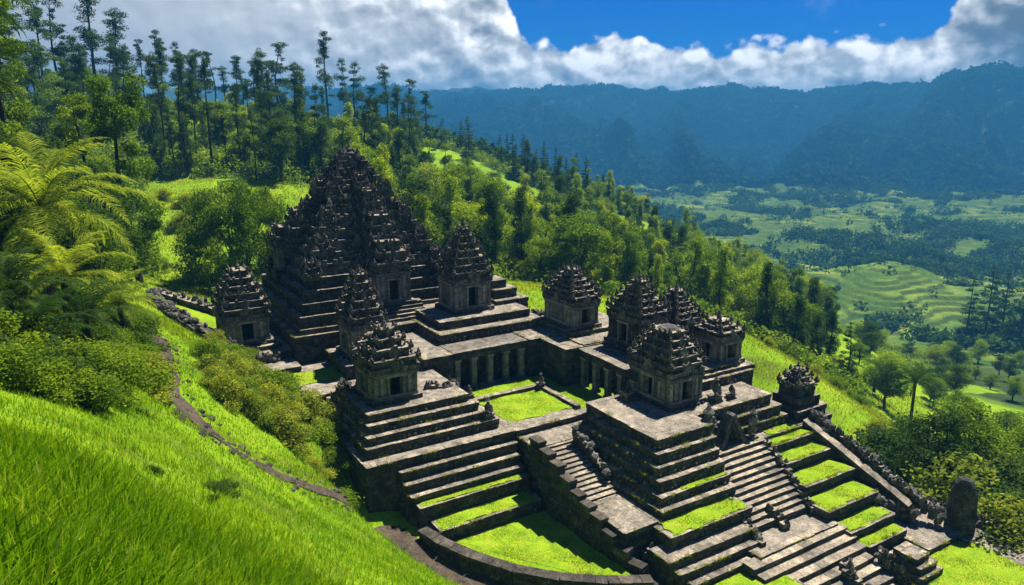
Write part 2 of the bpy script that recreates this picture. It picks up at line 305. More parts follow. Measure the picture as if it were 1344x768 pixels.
class MB:
    """collects rough stone blocks, carved pieces and sheets; build() links them as ONE mesh"""
    def __init__(s): s.v = []; s.f = []; s.m = []
    def poly(s, pts, mat=0):
        n = len(s.v); s.v += pts; s.f.append(tuple(range(n, n + len(pts)))); s.m.append(mat)
    def hexa(s, p, mats=(0, 0)):
        n = len(s.v); s.v += p
        for i, q in enumerate(((4, 5, 6, 7), (3, 2, 1, 0), (0, 1, 5, 4), (1, 2, 6, 5), (2, 3, 7, 6), (3, 0, 4, 7))):
            s.f.append(tuple(n + k for k in q)); s.m.append(mats[1] if i == 0 else mats[0])
    def box(s, x0, x1, y0, y1, z0, z1, mats=(0, 0), j=0.0, tz=None):
        R = random.uniform
        p = [(x0, y0, z0), (x1, y0, z0), (x1, y1, z0), (x0, y1, z0), (x0, y0, z1), (x1, y0, z1), (x1, y1, z1), (x0, y1, z1)]
        if j: p = [(a + R(-j, j), b + R(-j, j), c + R(-j, j) * (.5 if k > 3 else .15)) for k, (a, b, c) in enumerate(p)]
        s.hexa(p, mats)
    def obox(s, cx, cy, w, d, z0, z1, ang, mats=(0, 0), j=0.0, taper=1.0):
        ca, sa = cos(ang), sin(ang); R = random.uniform; p = []
        for z, t in ((z0, 1), (z1, taper)):
            for a, b in ((-w / 2, -d / 2), (w / 2, -d / 2), (w / 2, d / 2), (-w / 2, d / 2)):
                a = a * t + R(-j, j); b = b * t + R(-j, j)
                p.append((cx + a * ca - b * sa, cy + a * sa + b * ca, z + R(-j, j) * .6))
        s.hexa(p, mats)
    def row(s, xa, ya, xb, yb, z0, z1, depth=.45, L=.7, mats=(0, 0), j=.03, prot=.05, gap=.012):
        """a course of blocks from a to b; the wall face lies on the line, body to the left of a->b"""
        D = math.hypot(xb - xa, yb - ya)
        if D < .05: return
        ang = math.atan2(yb - ya, xb - xa); dx, dy = (xb - xa) / D, (yb - ya) / D; nx, ny = -dy, dx
        t = 0
        while t < D - .02:
            w = min(L * random.uniform(.6, 1.5), D - t)
            if D - t - w < .25: w = D - t
            pr = random.uniform(-prot, prot) * .7
            cx = xa + dx * (t + w / 2) + nx * (depth / 2 - pr); cy = ya + dy * (t + w / 2) + ny * (depth / 2 - pr)
            s.obox(cx, cy, w - gap, depth, z0, z1 + random.uniform(-.25, .25) * j, ang, mats, j)
            t += w
    def lump(s, x, y, z, r, sq=1.0, mat=0):
        n = len(s.v); R = random.uniform
        ph = (1 + 5 ** .5) / 2; k = r / 1.9; a = R(0, 6.28); ca, sa = cos(a), sin(a)
        for (a_, b_, c_) in ICO:
            q = R(.72, 1.22) * k; X = a_ * q; Y = b_ * q
            s.v.append((x + X * ca - Y * sa, y + X * sa + Y * ca, z + c_ * q * sq))
        for f in ICOF: s.f.append((n + f[0], n + f[1], n + f[2])); s.m.append(mat)
    def fin(s, x, y, z, w, h, ang, mat=0, th=.5):
        """pointed carved antefix"""
        R = random.uniform; ca, sa = cos(ang), sin(ang); pr = [(-.42, 0), (.42, 0), (.55, .3), (.34, .62), (0, 1), (-.34, .62), (-.55, .3)]
        n = len(s.v); lean = R(-.12, .12)
        for d in (-th / 2, th / 2):
            for a, b in pr:
                X = (a * R(.8, 1.15) + lean * b) * w; Y = d * w * (1 - .6 * b) * R(.8, 1.2)
                s.v.append((x + X * ca - Y * sa, y + X * sa + Y * ca, z + b * h * R(.93, 1.07)))
        k = 7; s.f.append(tuple(n + i for i in range(k))[::-1]); s.m.append(mat); s.f.append(tuple(n + k + i for i in range(k))); s.m.append(mat)
        for i in range(k): j = (i + 1) % k; s.f.append((n + i, n + j, n + k + j, n + k + i)); s.m.append(mat)
    def tube(s, pts, rad, sides=6, mat=0, cap=True):
        n = len(s.v); N = len(pts)
        for i, p in enumerate(pts):
            a = Vector(pts[max(i - 1, 0)]); b = Vector(pts[min(i + 1, N - 1)]); d = (b - a).normalized()
            q = d.orthogonal().normalized() if abs(d.z) < .9 else Vector((1, 0, 0)); q = (q - d * q.dot(d)).normalized(); w = d.cross(q)
            for k in range(sides):
                t = 2 * pi * k / sides; v = Vector(p) + (q * cos(t) + w * sin(t)) * rad[i]; s.v.append(tuple(v))
        for i in range(N - 1):
            for k in range(sides):
                k2_ = (k + 1) % sides; s.f.append((n + i * sides + k, n + i * sides + k2_, n + (i + 1) * sides + k2_, n + (i + 1) * sides + k)); s.m.append(mat)
        if cap: s.f.append(tuple(n + (N - 1) * sides + k for k in range(sides))); s.m.append(mat)
    def lathe(s, x, y, prof, sides=10, mat=0, j=.0):
        n = len(s.v); R = random.uniform
        for (r, z) in prof:
            for k in range(sides):
                t = 2 * pi * k / sides; q = r * (1 + R(-j, j)); s.v.append((x + q * cos(t), y + q * sin(t), z))
        for i in range(len(prof) - 1):
            for k in range(sides):
                k2_ = (k + 1) % sides; s.f.append((n + i * sides + k, n + i * sides + k2_, n + (i + 1) * sides + k2_, n + (i + 1) * sides + k)); s.m.append(mat)
        s.f.append(tuple(n + (len(prof) - 1) * sides + k for k in range(sides))); s.m.append(mat)
    def build(s, name, mats, parent=None, smooth=False):
        me = bpy.data.meshes.new(name); me.from_pydata(s.v, [], s.f)
        for m in mats: me.materials.append(M[m] if isinstance(m, str) else m)
        me.polygons.foreach_set('material_index', s.m)
        if smooth: me.polygons.foreach_set('use_smooth', [True] * len(s.f))
        me.update(); return link(bpy.data.objects.new(name, me), parent)
_p = (1 + 5 ** .5) / 2
ICO = [(-1, _p, 0), (1, _p, 0), (-1, -_p, 0), (1, -_p, 0), (0, -1, _p), (0, 1, _p), (0, -1, -_p), (0, 1, -_p), (_p, 0, -1), (_p, 0, 1), (-_p, 0, -1), (-_p, 0, 1)]
ICOF = [(0, 11, 5), (0, 5, 1), (0, 1, 7), (0, 7, 10), (0, 10, 11), (1, 5, 9), (5, 11, 4), (11, 10, 2), (10, 7, 6), (7, 1, 8), (3, 9, 4), (3, 4, 2), (3, 2, 6), (3, 6, 8), (3, 8, 9), (4, 9, 5), (2, 4, 11), (6, 2, 10), (8, 6, 7), (9, 8, 1)]
PX0 = (16, 35)
def tier(mb, x0, x1, y0, y1, z0, z1, side=0, top=1, courses=None, coping=True, carved=False, prot=.05, sides='fblr', L=.75, fill=True, hascarve=False):
    """one masonry step: core, courses of blocks round it, coping course whose tops are pale from wear and painted-in sunlight"""
    if fill: mb.box(x0 + .25, x1 - .25, y0 + .25, y1 - .25, z0, z1 - .015, (side, top))
    h = z1 - z0; n = courses or max(1, round(h / .34)); ch = h / n
    E = {'f': (x0, y0, x1, y0), 'r': (x1, y0, x1, y1), 'b': (x1, y1, x0, y1), 'l': (x0, y1, x0, y0)}
    for k in range(n):
        last = k == n - 1
        for e in sides:
            a = E[e]; o = .06 if (last and coping) else 0.0
            dx = {'f': (0, -o), 'r': (o, 0), 'b': (0, o), 'l': (-o, 0)}[e]
            mb.row(a[0] + dx[0], a[1] + dx[1], a[2] + dx[0], a[3] + dx[1], z0 + k * ch, z0 + (k + 1) * ch - (0 if last else .015), depth=.5, L=L,
                   mats=(side, top if last else side), prot=.015 if last else prot)
            if carved and not last and h > .5:
                D = math.hypot(a[2] - a[0], a[3] - a[1]); m = int(D / .42)
                for q in range(m):
                    t = (q + .5) / m; x = a[0] + (a[2] - a[0]) * t; y = a[1] + (a[3] - a[1]) * t
                    if random.random() < .8: mb.lump(x + random.uniform(-.05, .05), y + random.uniform(-.05, .05), z0 + ch * (k + .5), random.uniform(.13, .2), random.uniform(.8, 1.4), 2 if hascarve else side)
def perim(x0, x1, y0, y1, step, sides='fblr'):
    out = []
    E = {'f': (x0, y0, x1, y0, 0), 'r': (x1, y0, x1, y1, pi / 2), 'b': (x1, y1, x0, y1, 0), 'l': (x0, y1, x0, y0, pi / 2)}
    for e in sides:
        a = E[e]; D = math.hypot(a[2] - a[0], a[3] - a[1]); n = max(1, round(D / step))
        for k in range(n + 1):
            t = k / n; out.append((a[0] + (a[2] - a[0]) * t, a[1] + (a[3] - a[1]) * t, a[4], k in (0, n)))
    return out
def crown_roof(mb, w, d, z, h, n=5, power=1.1, spike=1.0, top_w=.16, dens=1.0, cx=0, cy=0):
    """carved roof of receding courses: body, dentil course, projecting ledge with a sun highlight painted on its top, antefixes and corner turrets"""
    th = h / n
    for i in range(n):
        t = i / n
        k = (1 - t) ** power * (1 - top_w) + top_w; kw, kd = w / 2 * k, d / 2 * k; z0 = z + i * th
        mb.box(cx - kw * .86, cx + kw * .86, cy - kd * .86, cy + kd * .86, z0 - .05, z0 + th - .02, (0, 1), .03)
        for e in 'fblr':
            for (o, a0, a1, m1, L) in ((-.14, 0, .52, 0, .38), (-.02, .52, .78, 0, .2), (.13, .78, 1.0, 1, .5)):
                E = {'f': (cx - kw - o, cy - kd - o, cx + kw + o, cy - kd - o), 'r': (cx + kw + o, cy - kd - o, cx + kw + o, cy + kd + o), 'b': (cx + kw + o, cy + kd + o, cx - kw - o, cy + kd + o), 'l': (cx - kw - o, cy + kd + o, cx - kw - o, cy - kd - o)}[e]
                mb.row(*E, z0 + th * a0, z0 + th * a1 - .01, depth=.36, L=L, mats=(0, m1), j=.03, prot=.05, gap=.03)
        for (x, y, a, corner) in perim(cx - kw, cx + kw, cy - kd, cy + kd, .46 / dens):
            q = random.random(); s = random.uniform(.75, 1.2)
            if corner:
                s = .66 * (.6 + .5 * k); zc = z0 + th * .95
                mb.obox(x, y, .42 * s, .42 * s, zc - .1, zc + .3 * s, YAW * 0, (0, 1), .03); mb.obox(x, y, .28 * s, .28 * s, zc + .3 * s, zc + .5 * s, 0, (0, 1), .02); mb.obox(x, y, .2 * s, .2 * s, zc + .5 * s, zc + .85 * s * spike, .5, (0, 0), .02, .3)
            elif q < .24: mb.fin(x, y, z0 + th * .95, .3 * s, (.12 + th * .26) * s * spike, a + random.uniform(-.15, .15), 0, .6)
            elif q < .45: mb.obox(x, y, .22 * s, .26 * s, z0 + th * .9, z0 + th * random.uniform(1.05, 1.3), a, (0, 1), .03, .85)
            for _ in range(2):
                if random.random() < .6: mb.lump(x + random.uniform(-.1, .1), y + random.uniform(-.1, .1), z0 + th * random.uniform(.05, .75), random.uniform(.06, .13), random.uniform(.8, 1.4))
        for (x, y, a) in ((cx, cy - kd - .05, 0), (cx - kw - .05, cy, pi / 2), (cx, cy + kd + .05, 0), (cx + kw + .05, cy, pi / 2)):
            mb.fin(x, y, z0 + .02, max(.35, kw * .55), th * 1.3, a, 0, .35)
    return z + h
def finial(root, z, s=1.0, cx=0, cy=0):
    mb = MB(); mb.lathe(cx, cy, [(.42 * s, z - .1), (.5 * s, z + .1 * s), (.3 * s, z + .2 * s), (.38 * s, z + .38 * s), (.22 * s, z + .55 * s), (.27 * s, z + .7 * s), (.12 * s, z + .95 * s), (.05 * s, z + 1.35 * s)], 9, 0, .12)
    return mb.build('finial', ['carved'], root)
def cella(root, w, d, z, h, doors='fl', dw=1.05, dh=2.1, wall='pale'):
    """hollow chamber with real doorways, pilasters, jambs and lintels; dark inside"""
    dh = min(dh, h - .30); mb = MB(); t = .42; hw, hd = w / 2, d / 2
    def side(e):
        L = w if e in 'fb' else d; o = hd if e in 'fb' else hw
        def B(a0, a1, n0, n1, z0, z1, m=(0, 0), j=.015):
            # a along the side, n outward distance from the centre
            if e == 'f': mb.box(a0, a1, -n1, -n0, z0, z1, m, j)
            elif e == 'b': mb.box(a0, a1, n0, n1, z0, z1, m, j)
            elif e == 'l': mb.box(-n1, -n0, a0, a1, z0, z1, m, j)
            else: mb.box(n0, n1, a0, a1, z0, z1, m, j)
        half = L / 2 - (t if e in 'lr' else 0)
        if e in doors:
            B(-half, -dw / 2, o - t, o, z, z + h); B(dw / 2, half, o - t, o, z, z + h); B(-dw / 2, dw / 2, o - t, o, z + dh, z + h)
        else: B(-half, half, o - t, o, z, z + h)
        # pilasters
        pw = .26
        for a in (-half + pw / 2, half - pw / 2):
            B(a - pw / 2, a + pw / 2, o + .003, o + .13, z + .25, z + h - .3)
        q = (dw / 2 + half) / 2
        for a in (-q, q): B(a - .13, a + .13, o + .003, o + .09, z + .25, z + h - .3)
        B(-half - .02, half + .02, o + .002, o + .2, z, z + .25, j=.02); B(-half - .04, half + .04, o + .002, o + .18, z + h - .3, z + h - .12, j=.02); B(-half - .08, half + .08, o + .002, o + .3, z + h - .12, z + h + .06, j=.03)
        return B, o
    for e in 'fblr':
        B, o = side(e)
        if e in doors:
            fr = MB(); keep = mb
            # jambs and lintel stand proud of the wall
            def FB(a0, a1, n0, n1, z0, z1):
                if e == 'f': fr.box(a0, a1, -n1, -n0, z0, z1, (0, 0), .012)
                elif e == 'b': fr.box(a0, a1, n0, n1, z0, z1, (0, 0), .012)
                elif e == 'l': fr.box(-n1, -n0, a0, a1, z0, z1, (0, 0), .012)
                else: fr.box(n0, n1, a0, a1, z0, z1, (0, 0), .012)
            FB(-dw / 2 - .2, -dw / 2, o - .1, o + .21, z + .02, z + dh); FB(dw / 2, dw / 2 + .2, o - .1, o + .21, z + .02, z + dh)
            FB(-dw / 2 - .3, dw / 2 + .3, o - .1, o + .25, z + dh + .003, z + dh + .17)
            fr.build('door_frame', ['pale'], root)
    mb.box(-hw + .1, hw - .1, -hd + .1, hd - .1, z + h - .2, z + h, (0, 0))
    mb.box(-hw + .43, hw - .43, -hd + .43, hd - .43, z - .02, z + .05, (1, 1))
    if len(doors) > 1 or True:  # inner screen wall keeps daylight out of the back
        mb.box(-.2, .2, -.2, hd - t - .01, z + .05, z + h - .2, (1, 1)); mb.box(.2, hw - t - .01, -.1, .1, z + .05, z + h - .2, (1, 1))
    return mb.build('wall', [wall, 'stone'], root)
def temple(name, u, v, z, w, d, ch, rh, label, doors='fl', n=5, power=1.1, base=(.35, .3), fin=.9, spike=1.0, over=.35, top_w=.16, pale='pale', dens=1.0, scatter=6):
    over = .2 if over == .35 else over
    root = empty(name, u, v, z, label, 'temple', 'small stone shrines of the temple complex')
    b = MB(); tier(b, -w / 2 - base[1], w / 2 + base[1], -d / 2 - base[1], d / 2 + base[1], -.1, base[0], 0, 1, 1)
    for e in range(scatter):
        x, y = random.choice([(random.uniform(-w / 2, w / 2), -d / 2 - base[1] - .1), (-w / 2 - base[1] - .1, random.uniform(-d / 2, d / 2))]); b.lump(x, y, .05, random.uniform(.12, .25))
    b.build('plinth', ['stone', 'paving'], root)
    cella(root, w, d, base[0], ch, doors, wall=pale)
    r = MB(); z1 = base[0] + ch
    tier(r, -w / 2 - over, w / 2 + over, -d / 2 - over, d / 2 + over, z1 + .06, z1 + .5, 0, 0, 1, coping=True, prot=.1, L=.45)
    zt = crown_roof(r, w + over * 1.5, d + over * 1.5, z1 + .45, rh, n, power, spike, top_w, dens); r.build('roof', ['carved', 'paving'], root)
    if fin: finial(root, zt - .15, fin)
    return root
# ------------------------------------------------------------------ world, sun
SUN_AZ, SUN_EL = radians(36), radians(61)
w = bpy.data.worlds.new('World'); S.world = w; w.use_nodes = True; nt = w.node_tree; nt.nodes.clear()
w.cycles.sampling_method = 'MANUAL'; w.cycles.sample_map_resolution = 256
def mth(op, a, b=None, c=None, clamp=False):
    n = nt.nodes.new('ShaderNodeMath'); n.operation = op; n.use_clamp = clamp
    for i, v in enumerate((a, b, c)):
        if v is None: continue
        if isinstance(v, (int, float)): n.inputs[i].default_value = v
        else: nt.links.new(v, n.inputs[i])
    return n.outputs[0]
def mapr(x, a, b, c=0., d=1., smooth=True):
    n = nt.nodes.new('ShaderNodeMapRange'); n.interpolation_type = 'SMOOTHSTEP' if smooth else 'LINEAR'
    nt.links.new(x, n.inputs[0])
    for i, q in enumerate((a, b, c, d)): n.inputs[1 + i].default_value = q
    return n.outputs[0]
sky = nd(nt, 'ShaderNodeTexSky', sky_type='NISHITA', sun_disc=False, sun_elevation=SUN_EL, sun_rotation=SUN_AZ, altitude=1200, air_density=1.0, dust_density=.3, ozone_density=3.0)
skb = nd(nt, 'ShaderNodeBackground'); skb.inputs[1].default_value = .1
nt.links.new(mixc(nt, 1.0, sky.outputs[0], (.006, .13, .38), 'MULTIPLY'), skb.inputs[0])
tc = nd(nt, 'ShaderNodeTexCoord'); sx = nd(nt, 'ShaderNodeSeparateXYZ'); nt.links.new(tc.outputs['Generated'], sx.inputs[0])
el = mth('MULTIPLY', mth('ARCSINE', sx.outputs[2]), 57.2958); az = mth('MULTIPLY', mth('ARCTAN2', sx.outputs[0], sx.outputs[1]), 57.2958)
cv = nd(nt, 'ShaderNodeCombineXYZ'); nt.links.new(az, cv.inputs[0]); nt.links.new(mth('MULTIPLY', el, 1.25), cv.inputs[1])
def cn(scale, detail=6, rough=.6, off=(0, 0), dist=0):
    mp = nd(nt, 'ShaderNodeMapping'); mp.inputs['Location'].default_value = (off[0], off[1], 0); nt.links.new(cv.outputs[0], mp.inputs[0])
    return noise(nt, mp.outputs[0], scale, detail, rough, dist).outputs[0]
def puff(scale, off=(0, 0)):
    mp = nd(nt, 'ShaderNodeMapping'); mp.inputs['Location'].default_value = (off[0], off[1], 0); nt.links.new(cv.outputs[0], mp.inputs[0])
    wn = noise(nt, mp.outputs[0], scale * 1.6, 3, .55); wv = nd(nt, 'ShaderNodeVectorMath', operation='MULTIPLY_ADD')
    nt.links.new(wn.outputs['Color'], wv.inputs[0]); wv.inputs[1].default_value = (.55 / scale,) * 3; nt.links.new(mp.outputs[0], wv.inputs[2])
    v = nd(nt, 'ShaderNodeTexVoronoi', feature='SMOOTH_F1'); v.inputs['Scale'].default_value = scale; v.inputs['Smoothness'].default_value = .35
    v.inputs['Detail'].default_value = 1.5; v.inputs['Roughness'].default_value = .5
    nt.links.new(wv.outputs[0], v.inputs['Vector']); return mth('SUBTRACT', 1.0, v.outputs['Distance'])
side = mapr(mth('ABSOLUTE', mth('SUBTRACT', az, 14.8)), 13.5, 20.5, 0, 1)
edge = mth('ADD', mth('MULTIPLY', side, 22), 5.45)
big = cn(.13, 6, .55); pf = puff(.42)
hgt = mth('ADD', mth('MULTIPLY', mth('SUBTRACT', big, .5), 4.6), mth('MULTIPLY', mth('SUBTRACT', pf, .45), 1.7))
dd = mth('ADD', mth('SUBTRACT', edge, el), mth('MULTIPLY', hgt, mapr(mth('SUBTRACT', el, edge), .2, 1.15, 1, .0)))
cov = mapr(dd, -.15, .55)
wis = mapr(cn(.11, 6, .6, (30, 10)), .55, .85, 0, .25)
high = mapr(el, 18, 34, 1, 0)
cov = mth('MULTIPLY', mth('MAXIMUM', cov, wis), high)
# billow shading: density towards the sun minus density here
pf2 = puff(.42, (-.3, -.6)); b2 = cn(.32, 6, .55); b3 = cn(.32, 6, .55, (-.5, -.9))
lit = mth('ADD', mth('MULTIPLY', mth('SUBTRACT', pf, pf2), .9), mth('MULTIPLY', mth('SUBTRACT', b2, b3), 2.0))
grey = mapr(az, -34, -12, .10, 0); grey2 = mapr(az, 27, 35, 0, .5)
deep = mapr(dd, .5, 5.5, 0, .18)
br = mth('SUBTRACT', mth('SUBTRACT', mth('SUBTRACT', mth('ADD', .86, mth('MULTIPLY', lit, mapr(az, -26, 2, .08, .6))), mth('MULTIPLY', grey, 1.0)), grey2), deep, clamp=True)
br = mth('MAXIMUM', br, .16)
cc = ramp(nt, br, [(0, (.05, .065, .085)), (.35, (.15, .18, .215)), (.7, (.47, .49, .51)), (1, (1.0, 1.0, 1.0))])
clb = nd(nt, 'ShaderNodeBackground'); nt.links.new(cc, clb.inputs[0]); clb.inputs[1].default_value = .68
ms = nd(nt, 'ShaderNodeMixShader'); nt.links.new(cov, ms.inputs[0]); nt.links.new(skb.outputs[0], ms.inputs[1]); nt.links.new(clb.outputs[0], ms.inputs[2])
wo = nd(nt, 'ShaderNodeOutputWorld'); nt.links.new(ms.outputs[0], wo.inputs[0])
sd = bpy.data.lights.new('sun', 'SUN'); sd.energy = 4.6; sd.angle = radians(.5); sd.color = (1, .94, .84)
so = bpy.data.objects.new('sun', sd); link(so); so.location = (0, 0, 300)
sv = Vector((sin(SUN_AZ) * cos(SUN_EL), cos(SUN_AZ) * cos(SUN_EL), sin(SUN_EL))); so.rotation_euler = sv.to_track_quat('Z', 'Y').to_euler()
# ------------------------------------------------------------------ ground sheet
azs = np.concatenate([np.radians(np.linspace(-180, -46, 60)[:-1]), np.radians(np.linspace(-46, 46, 560)), np.radians(np.linspace(46, 180, 60)[1:])])
rs = np.concatenate([np.exp(np.linspace(math.log(1.0), math.log(330), 400))[:-1], np.exp(np.linspace(math.log(330), math.log(1500), 420))[:-1], np.exp(np.linspace(math.log(1500), math.log(3300), 170))[:-1], np.exp(np.linspace(math.log(3300), math.log(9000), 20))])
AZ, RR = np.meshgrid(azs, rs, indexing='ij'); GX = (RR * np.sin(AZ)).ravel(); GY = (RR * np.cos(AZ)).ravel(); GZ = ground(GX, GY)
na, nr = AZ.shape
ii = (np.arange(na - 1)[:, None] * nr + np.arange(nr - 1)[None]).ravel()
gq = np.stack([ii, ii + nr, ii + nr + 1, ii + 1], 1)
me = np_mesh('terrain', np.stack([GX, GY, GZ], 1), gq, [M['terrain']], smooth=True)
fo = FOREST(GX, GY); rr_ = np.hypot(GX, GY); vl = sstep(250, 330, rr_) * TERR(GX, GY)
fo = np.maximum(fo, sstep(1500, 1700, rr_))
GZ2 = GZ.reshape(na, nr); slope = np.abs(np.gradient(GZ2, axis=1) / np.maximum(np.gradient(RR, axis=1), 1e-3)).ravel()
soil = np.clip(sstep(.52, .75, fbm(GX / 3.0, GY / 3.0, 4)) * .5 * (rr_ < 95), 0, 1)
rise = sstep(.12, .4, slope) * sstep(330, 430, rr_) * (rr_ < 1500)
rise = np.maximum(rise * .5, RISER); fo = np.maximum(fo, rise * .8); vl = vl * (1 - rise * .8)
col = np.stack([fo, vl, soil, np.ones_like(fo)], 1).astype(np.float32)
ca = me.color_attributes.new('cover', 'FLOAT_COLOR', 'POINT'); ca.data.foreach_set('color', col.ravel())
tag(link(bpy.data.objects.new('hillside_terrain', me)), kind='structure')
print('terrain', len(GX), GZ.min(), GZ.max())
LAWNS = []
# ------------------------------------------------------------------ the temple complex
def shifted(mb, u, v, z): mb.v = [(a - u, b - v, c - z) for a, b, c in mb.v]; return mb
class Root:
    """a thing whose pieces are given in site coordinates"""
    def __init__(s, name, u, v, z, label, cat, group=None): s.o = empty(name, u, v, z, label, cat, group); s.q = (u, v, z)
    def part(s, name, mb, mats=('stone', 'paving')): return shifted(mb, *s.q).build(name, list(mats), s.o)
WEEDS = []
def weed_line(ua, va, ub, vb, z, dens=5.0, spread=.18):
    D = math.hypot(ub - ua, vb - va); n = int(D * dens)
    for _ in range(n):
        t = random.random(); u = ua + (ub - ua) * t; v = va + (vb - va) * t
        if vnoise(np.array(u * .9 + z * 3), np.array(v * .9 + 7)) > .56: WEEDS.append((u + random.uniform(-spread, spread * .3), v + random.uniform(-spread, spread * .3), z))
def platform(name, label, cat, tiers, group=None, carved=(), L=.75, pname='tier'):
    """tiers: (u0,u1,v0,v1,z0,z1)"""
    a = tiers[0]; R = Root(name, (a[0] + a[1]) / 2, (a[2] + a[3]) / 2, a[4], label, cat, group)
    for k, t in enumerate(tiers):
        weed_line(t[0], t[2], t[1], t[2], t[5]); weed_line(t[0], t[2] - .05, t[1], t[2] - .05, t[4]); weed_line(t[0], t[3], t[0], t[2], t[5])
        mb = MB(); tier(mb, *t, L=L, carved=k in carved or (cat == 'platform' and t[5] - t[4] < 1.2), hascarve=True); R.part(pname, mb, ('stone', 'paving', 'carved'))
    return R
lawn_n = 0
def lawn(pts_or_rect, z, name='lawn'):
    """mown grass with a slightly uneven surface and edge"""
    if len(pts_or_rect) == 4 and not isinstance(pts_or_rect[0], tuple):
        u0, u1, v0, v1 = pts_or_rect; P = [(u0, v0), (u1, v0), (u1, v1), (u0, v1)]
    else: P = pts_or_rect
    # quad patch between four corners (or a fan strip between two polylines)
    LAWNS.append((P, z)); n, m = (60, 26)
    A_, B_, C_, D_ = P[:4]; V = []
    for i in range(n + 1):
        for j in range(m + 1):
            s, t = i / n, j / m
            u = (A_[0] * (1 - s) + B_[0] * s) * (1 - t) + (D_[0] * (1 - s) + C_[0] * s) * t
            v = (A_[1] * (1 - s) + B_[1] * s) * (1 - t) + (D_[1] * (1 - s) + C_[1] * s) * t
            e = i in (0, n) or j in (0, m)
            if e: u += (vnoise(np.array(u * 2.3), np.array(v * 2.3)) - .5) * .34 + random.uniform(-.04, .04); v += (vnoise(np.array(u * 2.3 + 40), np.array(v * 2.3)) - .5) * .34 + random.uniform(-.04, .04)
            x, y, _ = W(u, v); V.append((x, y, z + (random.uniform(.0, .02) if not e else -.03) + .05 * math.sin(u * 1.7 + v) * math.sin(v * 1.3)))
    F = [(i * (m + 1) + j, (i + 1) * (m + 1) + j, (i + 1) * (m + 1) + j + 1, i * (m + 1) + j + 1) for i in range(n) for j in range(m)]
    me = bpy.data.meshes.new(name); me.from_pydata(V, [], F); me.materials.append(M['lawn']); me.update()
    return tag(link(bpy.data.objects.new(name, me)), kind='structure')
def tuft_edge(pts, n, z, h=.16):
    pass
def slope_wall(name, label, cat, line, zb, th=.9, seg=.7, rubble=0, group=None, copm=('stone', 'paving'), top_name='coping', stepped=False):
    """masonry wall along (u,v,ztop) points with a coping that follows the top"""
    a = line[len(line) // 2]; R = Root(name, a[0], a[1], zb, label, cat, group)
    body, cop, rb = MB(), MB(), MB()
    for (p, q) in zip(line[:-1], line[1:]):
        D = math.hypot(q[0] - p[0], q[1] - p[1]); n = max(1, round(D / seg)); ang = math.atan2(q[1] - p[1], q[0] - p[0])
        for k in range(n):
            t0, t1 = k / n, (k + 1) / n; tm = (t0 + t1) / 2
            cx = p[0] + (q[0] - p[0]) * tm; cy = p[1] + (q[1] - p[1]) * tm
            za = p[2] + (q[2] - p[2]) * t0; zb_ = p[2] + (q[2] - p[2]) * t1; 
            if stepped: za = zb_ = max(za, zb_)
            zl = min(za, zb_) - .22
            hh = zl - zb; c = max(1, round(hh / .42))
            for i in range(c):
                w = D / n * random.uniform(.97, 1.0); 
                body.obox(cx + random.uniform(-.04, .04), cy + random.uniform(-.04, .04), w, th + random.uniform(-.1, .06), zb + hh * i / c, zb + hh * (i + 1) / c - .012, ang, (0, 0), .03)
            L = D / n - .02; ca, sa = cos(ang), sin(ang); pts = []
            for zz0 in (0, 1):
                for (aa, bb) in ((-L / 2, -th / 2 - .07), (L / 2, -th / 2 - .07), (L / 2, th / 2 + .07), (-L / 2, th / 2 + .07)):
                    zt = (za if aa < 0 else zb_); z_ = zl if not zz0 else zt
                    if not zz0: z_ = min(zl, zt - .2)
                    pts.append((cx + aa * ca - bb * sa + random.uniform(-.02, .02), cy + aa * sa + bb * ca + random.uniform(-.02, .02), z_ + random.uniform(-.02, .02)))
            cop.hexa(pts, (0, 1))
            for _ in range(int(rubble * D / n + random.random())):
                rb.lump(cx + random.uniform(-.5, .5) * th, cy + random.uniform(-.5, .5) * th, max(za, zb_) + random.uniform(-.1, .22), random.uniform(.14, .36), random.uniform(.7, 1.3))
    R.part('masonry', body, copm); R.part(top_name, cop, copm)
    if rubble: R.part('rubble', rb, ('carved',))
    return R
def stairs(name, label, u0, u1, v_top, v_bot, z_top, z_bot, n, zb, lean=0.0, jag=.05):
    R = Root(name, (u0 + u1) / 2, (v_top + v_bot) / 2, zb, label, 'staircase')
    dv = (v_top - v_bot) / n; dz = (z_top - z_bot) / n
    for k in range(n):
        z = z_top - dz * k; v0 = v_top - dv * (k + 1); mb = MB(); a = u0 + lean * k + random.uniform(-jag, jag); b = u1 + lean * k + random.uniform(-jag, jag)
        mb.box(a + .02, b - .02, v0 + .1, v_top - dv * k + .3, zb, z - .02, (0, 1))
        L = 1.3; t = a
        mb.row(a, v0, b, v0, z - dz - .05, z, depth=dv + .12, L=1.4, mats=(0, 1), j=.018, prot=.03)
        R.part('step', mb)
    return R
